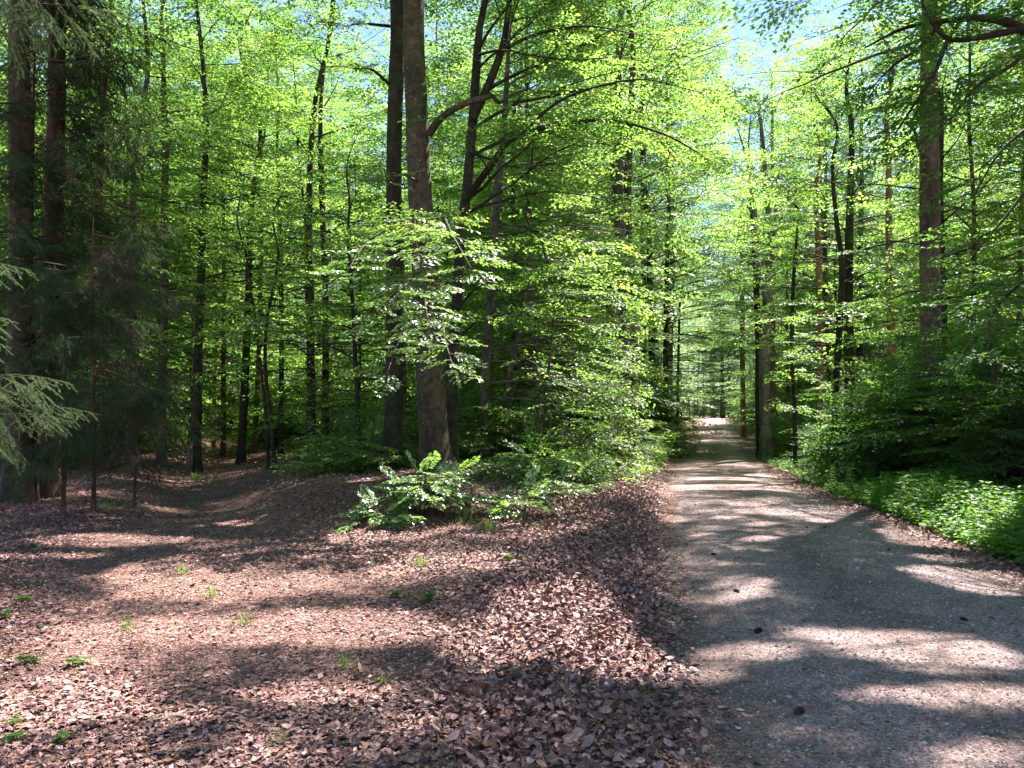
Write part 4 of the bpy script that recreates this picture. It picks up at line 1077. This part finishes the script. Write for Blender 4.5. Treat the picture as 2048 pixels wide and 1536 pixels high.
# ------------------------------------------------------------------ herbs on the right verge
def herb_patch(rs, n, xf, yr, hr, leaf, dens):
    """Upright herb stems with opposite leaves."""
    P, D_, Nn, S = [], [], [], []; A, B = [], []
    y = np.sqrt(rs.uniform(yr[0] ** 2, yr[1] ** 2, n)); x = xf(y, rs.random(n))
    z = gz(x, y); h = rs.uniform(*hr, n) * (.75 + .9 * vnoise(x, y, 1.4, 8)) * (.35 + .65 * sstep(.1, 1.0, x - road_x(y) - HW) if hr[1] > .7 else 1)
    for i in range(n):
        b0 = np.array([x[i], y[i], z[i]]); lean = rs.normal(0, .18, 2)
        tip = b0 + np.array([lean[0] * h[i], lean[1] * h[i], h[i]])
        A.append(b0); B.append(tip); az = rs.uniform(0, 6.28)
        k = max(3, int(h[i] / dens))
        for j in range(k):
            f = .25 + .75 * (j + .5) / k; o = b0 + (tip - b0) * f; az += 1.57
            for s in (0, math.pi):
                a = az + s + rs.normal(0, .25)
                P.append(o); D_.append([math.cos(a), math.sin(a), rs.uniform(-.35, .25)]); Nn.append([rs.normal(0, .2), rs.normal(0, .2), 1]); S.append(leaf * rs.uniform(.7, 1.2) * (1.25 - .65 * f))
    return [np.array(v, float) for v in (P, D_, Nn, S, A, B)]
def herb_mesh(name, arr, m, width=1.0, hi=True):
    P, D_, Nn, S, A, B = arr; buf = Buf()
    V, Q = leaf_geo(P, D_, Nn, S, hi, width); buf.add(V, Q, m=0)
    V, Q = seg_geo(A, B, np.full(len(A), .0035), np.full(len(A), .002)); buf.add(V, Q, m=1)
    return buf.mesh(name, [m, HERB], smooth=False)
rs = np.random.default_rng(77)
xf = lambda y, u: road_x(y) + HW + .30 + u ** 1.1 * np.clip(.9 + .18 * y, 1.5, 4.4)
a1 = herb_patch(rs, 3800, xf, (5.0, 18), (.32, .78), .115, .09)
tag(link("nettle_patch", herb_mesh("nettle_patch", a1, HERB)), "dense green nettles and herbs filling the right verge", "undergrowth", kind="stuff")
xf2 = lambda y, u: road_x(y) + HW + .3 + u * 2.4
a2 = herb_patch(rs, 2000, xf2, (17, 46), (.2, .55), .12, .09)
tag(link("far_herbs", herb_mesh("far_herbs", a2, HERB, hi=False)), "green herbs along the right road edge further down the road", "undergrowth", kind="stuff")
xf3 = lambda y, u: road_x(y) - HW - .5 - u * 2.4
a3 = herb_patch(rs, 800, xf3, (13, 60), (.05, .16), .08, .06)
tag(link("verge_seedlings", herb_mesh("verge_seedlings", a3, BEECH, hi=False)), "low bright seedlings scattered along the left verge of the road", "undergrowth", kind="stuff")
# deep forest-floor greenery right of the road
xf4 = lambda y, u: road_x(y) + 5.5 + u * 14
a4 = herb_patch(rs, 2200, xf4, (9, 45), (.2, .5), .14, .1)
tag(link("forest_undergrowth", herb_mesh("forest_undergrowth", a4, SHRUB, hi=False)), "dark herbs on the forest floor under the shrubs on the right", "undergrowth", kind="stuff")
# tall single nettles, brightest ones
def nettle(seed, h, leaf):
    rs = np.random.default_rng(seed)
    P, D_, Nn, S, A, B = [], [], [], [], [], []
    for q in range(3):
        b0 = np.array([rs.normal(0, .05), rs.normal(0, .05), -.02]); tip = b0 + np.array([rs.normal(0, .08), rs.normal(0, .08), h * rs.uniform(.75, 1.05)])
        A.append(b0); B.append(tip); az = rs.uniform(0, 3)
        for j in range(11):
            f = .15 + .85 * j / 10; az += 1.57; o = b0 + (tip - b0) * f
            for s in (0, math.pi):
                a = az + s; P.append(o); D_.append([math.cos(a), math.sin(a), rs.uniform(-.3, .1)]); Nn.append([0, 0, 1.]); S.append(leaf * (1.25 - .95 * f) * rs.uniform(.85, 1.15))
    return [np.array(v, float) for v in (P, D_, Nn, S, A, B)]
nm = [herb_mesh("nettle", nettle(400 + i, .8, .115), HERB) for i in range(3)]
for i, (px, D, s, lab) in enumerate([(1655, 16.5, .95, "tall sunlit nettle, leftmost of the bright ones at the road edge"), (1672, 15.0, .9, "sunlit yellow-green nettle at the very edge of the road, lowest of the bright ones"),
                                     (1690, 16.0, 1.05, "tall bright nettle in the middle of the sunlit ones"), (1712, 15.4, 1.1, "tallest sunlit nettle with a pointed tip, right of the middle one"), (1735, 16.6, .9, "sunlit nettle at the right end of the bright ones")]):
    x = (px - 1024) / F * D
    o = link("nettle", nm[i % 3]); o.location = (x, D, float(gz(x, D))); o.scale = (s,) * 3; o.rotation_euler = (0, 0, i * 1.3)
    tag(o, lab, "nettle", "tall sunlit nettles")

# ------------------------------------------------------------------ leaf litter and stones
def litter(rs, n, x, y, size, lift=.012, curl=.5):
    z = gz(x, y) + np.abs(rs.normal(0, lift, n)) + .003
    p = np.stack([x, y, z], 1)
    az = rs.uniform(0, 6.28, n)
    d = np.stack([np.cos(az), np.sin(az), rs.normal(0, curl * .5, n)], 1)
    nn = np.stack([rs.normal(0, curl, n), rs.normal(0, curl, n), np.ones(n)], 1)
    s = (.30 + .85 * rs.random(n) ** .8) * size
    T = np.array([[0, 0, 0], [.22, .22, .0], [.55, .30, .0], [.85, .16, .0], [1, 0, .0], [.85, -.16, .0], [.55, -.30, 0], [.22, -.22, 0], [.5, 0, 0]])
    Q = np.array([[0, 8, 2, 1], [8, 4, 3, 2], [0, 7, 6, 8], [8, 6, 5, 4]])
    d = nrmz(d); b_ = nrmz(np.cross(nn, d)); nn = np.cross(d, b_)
    cu = rs.uniform(-.2, 1.1, n); cv = rs.uniform(-.7, .9, n)
    tz = cu[:, None] * 1.6 * T[None, :, 1] ** 2 * 2.0 + cv[:, None] * .6 * (T[None, :, 0] - .5) ** 2 + rs.normal(0, .035, (n, 9))
    wdt = rs.uniform(.75, 1.25, n)[:, None]
    V = p[:, None] + s[:, None, None] * (T[None, :, 0:1] * d[:, None] + (T[None, :, 1] * wdt)[..., None] * b_[:, None] + tz[..., None] * nn[:, None])
    V[..., 2] = np.maximum(V[..., 2], gz(V[..., 0], V[..., 1]) + .002)
    return V.reshape(-1, 3), (np.arange(n)[:, None, None] * 9 + Q[None]).reshape(-1, 4)
rs = np.random.default_rng(9)
buf = Buf()
# windrow along the road
n = 54000
y = np.sqrt(rs.uniform(2.2 ** 2, 17 ** 2, n)); x = road_x(y) - 2.35 + rs.normal(0, .42, n) + .1 * vnoise(y, y, .8, 2)
k = x < road_x(y) - 1.55 - .12 * rs.random(n); x, y = x[k], y[k]
V, Q = litter(rs, len(x), x, y, .057, .028, .75); buf.add(V, Q)
# whole floor, thinner on the trodden track
n = 150000
y = np.sqrt(rs.uniform(2.4 ** 2, 13 ** 2, n)); x = rs.uniform(-.72, .30, n) * y
td = np.abs(x - track_x(y)); k = (x < road_x(y) - 1.75) & (rs.random(n) < .10 + .90 * np.maximum(sstep(.8, 2.4, td + 1.2 * vnoise(x, y, 1.1, 21)), sstep(5.0, 3.9, y))); x, y = x[k], y[k]
V, Q = litter(rs, len(x), x, y, .045, .007, .3); buf.add(V, Q)
n = 30000
y = np.sqrt(rs.uniform(12 ** 2, 30 ** 2, n)); x = rs.uniform(-.72, .24, n) * y
td = np.abs(x - track_x(y)); k = (x < road_x(y) - 1.7) & (rs.random(n) < .2 + .8 * sstep(.5, 1.5, td)); x, y = x[k], y[k]
V, Q = litter(rs, len(x), x, y, .070, .014, .5); buf.add(V, Q)
for sgn, n in ((-1, 18000), (1, 3500)):
    y = np.sqrt(rs.uniform(2.5 ** 2, 26 ** 2, n)); x = road_x(y) + sgn * (HW - .12 - np.abs(rs.normal(0, .20, n)) + .25 * vnoise(y, y, 1.3, 6) + .1)
    V, Q = litter(rs, n, x, y, .05, .004, .25); V[:, 2] = np.maximum(V[:, 2], rdz(V[:, 0], V[:, 1]) + .004); buf.add(V, Q)
n = 260
y = np.sqrt(rs.uniform(3 ** 2, 20 ** 2, n)); x = road_x(y) + rs.uniform(-1.6, 1.6, n)
V, Q = litter(rs, n, x, y, .045, .002, .25); V[:, 2] += rdz(V[:, 0], V[:, 1]) - gz(V[:, 0], V[:, 1]) + .004; buf.add(V, Q)
# right verge
n = 7000
y = np.sqrt(rs.uniform(4 ** 2, 30 ** 2, n)); x = road_x(y) + HW + np.abs(rs.normal(0, .35, n)) - .08
V, Q = litter(rs, n, x, y, .065, .012, .5); buf.add(V, Q)
tag(link("leaf_litter", buf.mesh("leaf_litter", [LITTER], smooth=False)), "dry brown beech leaves covering the forest floor and heaped along the road", "leaf litter", kind="stuff")
# crumbs of leaf and bark on the track
n = 170000
y = np.sqrt(rs.uniform(2.3 ** 2, 12 ** 2, n)); x = rs.uniform(-.72, .3, n) * y; k = x < road_x(y) - 1.6; x, y = x[k], y[k]; n = len(x)
p = np.stack([x, y, gz(x, y) + .005], 1); az = rs.uniform(0, 6.28, n)
V, Q = leaf_geo(p, np.stack([np.cos(az), np.sin(az), rs.normal(0, .2, n)], 1), np.stack([rs.normal(0, .35, n), rs.normal(0, .35, n), np.ones(n)], 1), rs.uniform(.007, .024, n), False, 1.1)
tag(link("leaf_crumbs", mk("leaf_crumbs", V, Q, mats=[LITTER], smooth=False)), "fine broken leaf bits strewn over the trodden track", "leaf litter", kind="stuff")
# fallen twigs
n = 700
y = np.sqrt(rs.uniform(2.6 ** 2, 18 ** 2, n)); x = rs.uniform(-.7, .28, n) * y; k = x < road_x(y) - 1.6; x, y = x[k], y[k]; n = len(x)
A, B = [], []
for i in range(n):
    az = rs.uniform(0, 6.28); l = rs.uniform(.04, .16) ; a_ = np.array([x[i], y[i]])
    for q in range(rs.integers(1, 4)):
        az += rs.normal(0, .35); b_ = a_ + l * np.array([math.cos(az), math.sin(az)])
        A.append([*a_, float(gz(*a_)) + .016]); B.append([*b_, float(gz(*b_)) + .018]); a_ = b_
A = np.array(A); B = np.array(B); V, Q = seg_geo(A, B, np.full(len(A), .0034), np.full(len(A), .0026))
tag(link("fallen_twigs", mk("fallen_twigs", V, Q, mats=[WOOD])), "thin dead twigs lying among the dry leaves", "twigs", kind="stuff")
# short grass on the verge
n = 5200
y = np.sqrt(rs.uniform(8.5 ** 2, 22 ** 2, n)); x = rs.uniform(-.08, .20, n) * y
k = (vnoise(x, y, 1.3, 31) + .5 * vnoise(x, y, .5, 32) > .02) & (x < road_x(y) - 2.3); x, y = x[k], y[k]; n = len(x)
p = np.stack([x, y, gz(x, y)], 1); az = rs.uniform(0, 6.28, n)
d = np.stack([np.cos(az) * .45, np.sin(az) * .45, rs.uniform(.5, 1.2, n)], 1)
V, Q = leaf_geo(p, d, np.stack([np.cos(az + 1), np.sin(az + 1), np.full(n, .3)], 1), rs.uniform(.04, .13, n), False, .13)
tag(link("verge_grass", mk("verge_grass", V, Q, mats=[GRASS], smooth=False)), "short sparse grass among the leaves on the left verge", "grass", kind="stuff")
# loose stones on the road
oc = np.array([[1, 0, 0], [-1, 0, 0], [0, 1, 0], [0, -1, 0], [0, 0, 1], [0, 0, -1.]]); ot = np.array([[0, 2, 4], [2, 1, 4], [1, 3, 4], [3, 0, 4], [2, 0, 5], [1, 2, 5], [3, 1, 5], [0, 3, 5]])
n = 60000
y = 2.6 + 15 * rs.random(n) ** 1.25; x = road_x(y) + rs.uniform(-1.9, 1.85, n); sz = rs.uniform(.003, .0085, n) * (1 + 1.2 * (rs.random(n) < .04)); n = len(x)
rot = rs.uniform(0, 6.28, n); c, s = np.cos(rot)[:, None], np.sin(rot)[:, None]
v = oc[None] * (1 + rs.uniform(-.35, .35, (n, 6, 1))) * np.array([1.25, 1, .7]) * sz[:, None, None]
vx = v[..., 0] * c - v[..., 1] * s; vy = v[..., 0] * s + v[..., 1] * c
dz = np.where(np.abs(x - road_x(y)) < HW * .8, rdz(x, y), gz(x, y)) + sz * .2
V = np.stack([vx + x[:, None], vy + y[:, None], v[..., 2] + dz[:, None]], -1).reshape(-1, 3)
T = (np.arange(n)[:, None, None] * 6 + ot[None]).reshape(-1, 3)
tag(link("loose_gravel", mk("loose_gravel", V, None, T, mats=[STONES], smooth=False)), "small grey stones lying loose on the road", "gravel", kind="stuff")

# ------------------------------------------------------------------ small things
def tuft(seed, n, h):
    rs = np.random.default_rng(seed); V, Q, T = [], [], []
    k = 0
    for i in range(n):
        az = rs.uniform(0, 6.28); b0 = np.array([rs.normal(0, .04), rs.normal(0, .04), -.01]); hh = h * rs.uniform(.5, 1.1); out = rs.uniform(.15, .7) * hh
        d = np.array([math.cos(az), math.sin(az), 0]); sd_ = np.array([-d[1], d[0], 0]) * .0028
        m = b0 + d * out * .35 + np.array([0, 0, hh * .62]); t = b0 + d * out + np.array([0, 0, hh * (.95 - .3 * out / hh)])
        V += [b0 - sd_, b0 + sd_, m - sd_ * .8, m + sd_ * .8, t]; Q.append([k, k + 1, k + 3, k + 2]); T.append([k + 2, k + 3, k + 4]); k += 5
    return mk("grass_tuft", np.array(V), np.array(Q), np.array(T), [GRASS], smooth=False)
TU = [tuft(500 + i, 26 + 8 * i, .17) for i in range(3)]
for i, (px, py, s, lab) in enumerate([(880, 1185, .9, None), (430, 1190, .9, "grass tuft in the sunlit patch in the middle of the track"), (370, 1145, .8, "small grass tuft just above the one in the sunlit patch"),
                                      (495, 1245, .9, "yellowish grass tuft on the track between the two largest light patches"), (262, 1255, .7, "thin grass tuft at the left rim of the sunlit track"),
                                      (845, 1130, .9, "grass tuft right of the track below the bright sapling"), (930, 1040, 1.9, "big pale grass tuft right of the bright sapling"), (975, 1060, 1.5, "grass tuft between the bright sapling and the leaf heap"),
                                      (1040, 1035, 1.3, "grass tuft below the thin arching sapling"), (570, 1475, .55, "single green tuft among the dark leaves at the bottom"), (695, 1330, .7, "thin stalky tuft in the shaded leaves between two light patches"),
                                      (395, 960, 2.0, "green grass clump in the hollow of the track"), (385, 1010, 1.9, "broad grass clump at the front of the track hollow"), (425, 965, 1.6, "grass clump at the right side of the track hollow"),
                                      (220, 1020, 1.5, "dark grass clump below the spruces"), (1290, 1385, .5, "little tuft at the foot of the heaped leaves by the road"), (770, 1360, .5, "tiny tuft at the right end of the lower light patch")]):
    if lab is None: continue
    D = 3.0
    for _ in range(30):
        x = (px - 1024) / F * D; z = float(gz(x, D)); D = F * (EYE - z) / (py - HOR)
    o = link("grass_tuft", TU[i % 3]); o.location = (x, D, z); o.scale = (s,) * 3; o.rotation_euler = (0, 0, i * 1.1)
    tag(o, lab, "grass", "grass tufts on the track and verge")
def ground_at(px, py):
    D = 3.0
    for _ in range(40):
        x = (px - 1024) / F * D; z = float(gz(x, D)) if x < float(road_x(D)) - HW else float(rdz(x, D)); D = F * (EYE - z) / (py - HOR)
    return x, D, z
def seedling(seed, n, h, leaf):
    rs = np.random.default_rng(seed); P, D_, Nn, S = [], [], [], []; A = []; B = []
    for s in range(3):
        tip = np.array([rs.normal(0, h * .5), rs.normal(0, h * .5), h * rs.uniform(.6, 1)]); A.append([0, 0, -.01]); B.append(tip)
        for j in range(n):
            az = rs.uniform(0, 6.28); P.append(tip * (1 - .12 * j)); D_.append([math.cos(az), math.sin(az), rs.uniform(-.2, .2)]); Nn.append([rs.normal(0, .2), rs.normal(0, .2), 1]); S.append(leaf * rs.uniform(.7, 1.1))
    return [np.array(v, float) for v in (P, D_, Nn, S, A, B)]
SM = [herb_mesh("seedling", seedling(520 + i, 5, .07, .06), BEECH, 1.3) for i in range(3)]
for i, (px, py, s, lab) in enumerate([(12, 1235, 1.0, "pale green seedling at the left edge of the picture"), (60, 1200, 1.0, "bright seedling a little right of the one at the left edge"), (70, 1095, 1.1, "green seedling in the shade at the left below the roots"),
                                      (165, 1325, .9, "feathery green seedling at the left of the sunlit patch"), (38, 1475, .8, "green seedling in the bottom left corner"), (135, 1480, .7, "seedling right of the bottom left corner one"),
                                      (855, 1200, 1.2, "green seedling where the track meets the heaped leaves"), (800, 1190, 1.0, "seedling left of the one where track and heaped leaves meet"), (45, 1440, .6, "seedling just above the bottom left corner one"),
                                      (70, 1320, .9, "dull green seedling left of the feathery one"), (1010, 1120, 1.2, "seedling on the verge left of the leaf heap")]):
    x, D, z = ground_at(px, py)
    o = link("seedling", SM[i % 3]); o.location = (x, D, z); o.scale = (s,) * 3; o.rotation_euler = (0, 0, i)
    tag(o, lab, "seedling", "seedlings sprouting through the dry leaves")
# sticks, cones, logs, stumps
def stick(name, pts, r, m, label, cat="stick", group=None, lift=0.0):
    W = []
    for (px, py) in pts:
        x, D, z = ground_at(px, py); W.append([x, D, z + r * .8 + lift])
    W = np.array(W); b0 = W[0].copy()
    P = curve(W - b0, 12); P[:, 2] += np.random.default_rng(int(pts[0][0])).normal(0, r * .35, 12)
    V, Q, T = tube(P, np.linspace(r, r * .6, 12) , 7, .12, 3); bf = Buf(); bf.add(V, Q, T)
    c0 = np.vstack([V[:7], V[:7].mean(0)]); bf.add(c0, None, np.array([[(k + 1) % 7, k, 7] for k in range(7)]))
    o = link(name, bf.mesh(name, [m])); o.location = tuple(b0)
    return tag(o, label, cat, group)
stick("fallen_stick", [(1305, 1236), (1345, 1239), (1385, 1237)], .010, TWIG, "dark stick lying across the left edge of the road")
stick("fallen_stick", [(1085, 1150), (1130, 1105), (1195, 1075)], .007, TWIG, "thin twig sticking out of the leaf heap", lift=.05)
stick("fallen_stick", [(985, 1010), (1020, 985), (1055, 968)], .012, TWIG, "bent dark branch on the verge below the arching sapling", lift=.08)
stick("fallen_stick", [(480, 1215), (520, 1205), (552, 1212)], .006, TWIG, "short twig on the sunlit part of the track")
stick("fallen_stick", [(640, 1262), (672, 1258), (700, 1262)], .006, TWIG, "thin twig at the middle of the track, right of the short one")
stick("fallen_log", [(425, 893), (470, 890), (520, 889), (565, 891)], .10, BARKD, "long dark log lying across the track at its far bend", "log")
stick("fallen_log", [(500, 884), (540, 883), (590, 882)], .12, WOOD, "reddish brown log behind the long dark one at the end of the track", "log")
stick("fallen_log", [(212, 945), (250, 930), (290, 925)], .06, BARKD, "short log on the ground under the spruces", "log")
def cone_mesh(seed):
    rs = np.random.default_rng(seed); bf = Buf()
    P = np.stack([np.linspace(-.5, .5, 8), np.zeros(8), np.zeros(8)], 1); V, Q, T = tube(P, .16 * np.sin(np.linspace(.35, 2.9, 8)), 6); bf.add(V, Q, T)
    k = np.arange(60); t = k / 60 - .5; a = k * 2.4; r = .20 * np.cos(t * 2.6) + .02
    p = np.stack([t, r * .5 * np.cos(a), r * .5 * np.sin(a)], 1); d = np.stack([np.full(60, .5), np.cos(a), np.sin(a)], 1)
    nn = np.stack([np.full(60, -1.), np.cos(a) * .4, np.sin(a) * .4], 1)
    V, Q = leaf_geo(p, d, nn, np.full(60, .24), True, 1.6); bf.add(V, Q)
    return bf.mesh("fir_cone", [TWIG])
CM = cone_mesh(1)
for i, (px, py, s, lab) in enumerate([(1424, 1108, .06, "dark cone on the middle of the road, furthest left of the far ones"), (1470, 1181, .06, "cone beside the small round light patch on the road"), (1512, 1260, .07, "cone on the shaded road left of the big light patch"),
                                      (1918, 1236, .05, "cone on the right half of the road near its edge"), (1773, 1099, .05, "small cone on the right wheel track"), (1646, 1054, .05, "right one of two small cones beside a thin light patch"), (1610, 1054, .045, "left one of two small cones beside a thin light patch"),
                                      (1590, 1418, .07, "dark cone lying near the bottom of the road beside a pale chip"), (1868, 1095, .05, "small cone near the right road edge, right of the one on the wheel track")]):
    x, D, z = ground_at(px, py)
    o = link("fir_cone", CM); o.location = (x, D, z + s * .17); o.scale = (s,) * 3; o.rotation_euler = (.3, .1, i * 1.9)
    tag(o, lab, "cone", "cones lying on the road")
# pale stump beside the track and the broken wood at the big beech
def stump(px, py, D, w_, h, m, label, seed):
    x = (px - 1024) / F * D; z = float(gz(x, D)); rs = np.random.default_rng(seed)
    P = np.stack([np.linspace(0, .04, 9), np.zeros(9), np.r_[-.1, 0, .05, .12, np.linspace(.2, h, 5)]], 1)
    V, Q, T = tube(P, np.full(9, w_ / 2) * np.linspace(1.05, .85, 9), 14, .08, seed, .5, .12)
    V[8 * 14:9 * 14, 2] += rs.uniform(-.12, .16, 14) * min(1, h)
    bf = Buf(); bf.add(V, Q, T); o = link("tree_stump", bf.mesh("tree_stump", [m])); o.location = (x, D, z)
    return tag(o, label, "stump")
stump(378, 908, 23.0, .20, .9, PALEB, "pale grey snapped stump standing at the left of the track", 1)
stump(902, 925, 14.3, .26, .26, WOOD, "low broken stump at the foot of the thick mottled beech", 2)
stump(925, 1015, 11.5, .24, .14, BARK, "low mossy stump hump on the verge behind the pale grass tuft", 3)
o = stick("fallen_stick", [(868, 940), (890, 938), (910, 941)], .035, WOOD, "pale broken piece of wood leaning on the low stump at the big beech", "stick", lift=.22)

n_un = [p for p in PM + PO + PF + PB if not p["used"]]
for p in n_un:
    for c in list(p.children): bpy.data.objects.remove(c)
    bpy.data.objects.remove(p)
for o in bpy.data.objects:
    if "used" in o: del o["used"]
print("OBJECTS", len(bpy.data.objects), "TRIS", sum(len(m.polygons) for m in bpy.data.meshes))
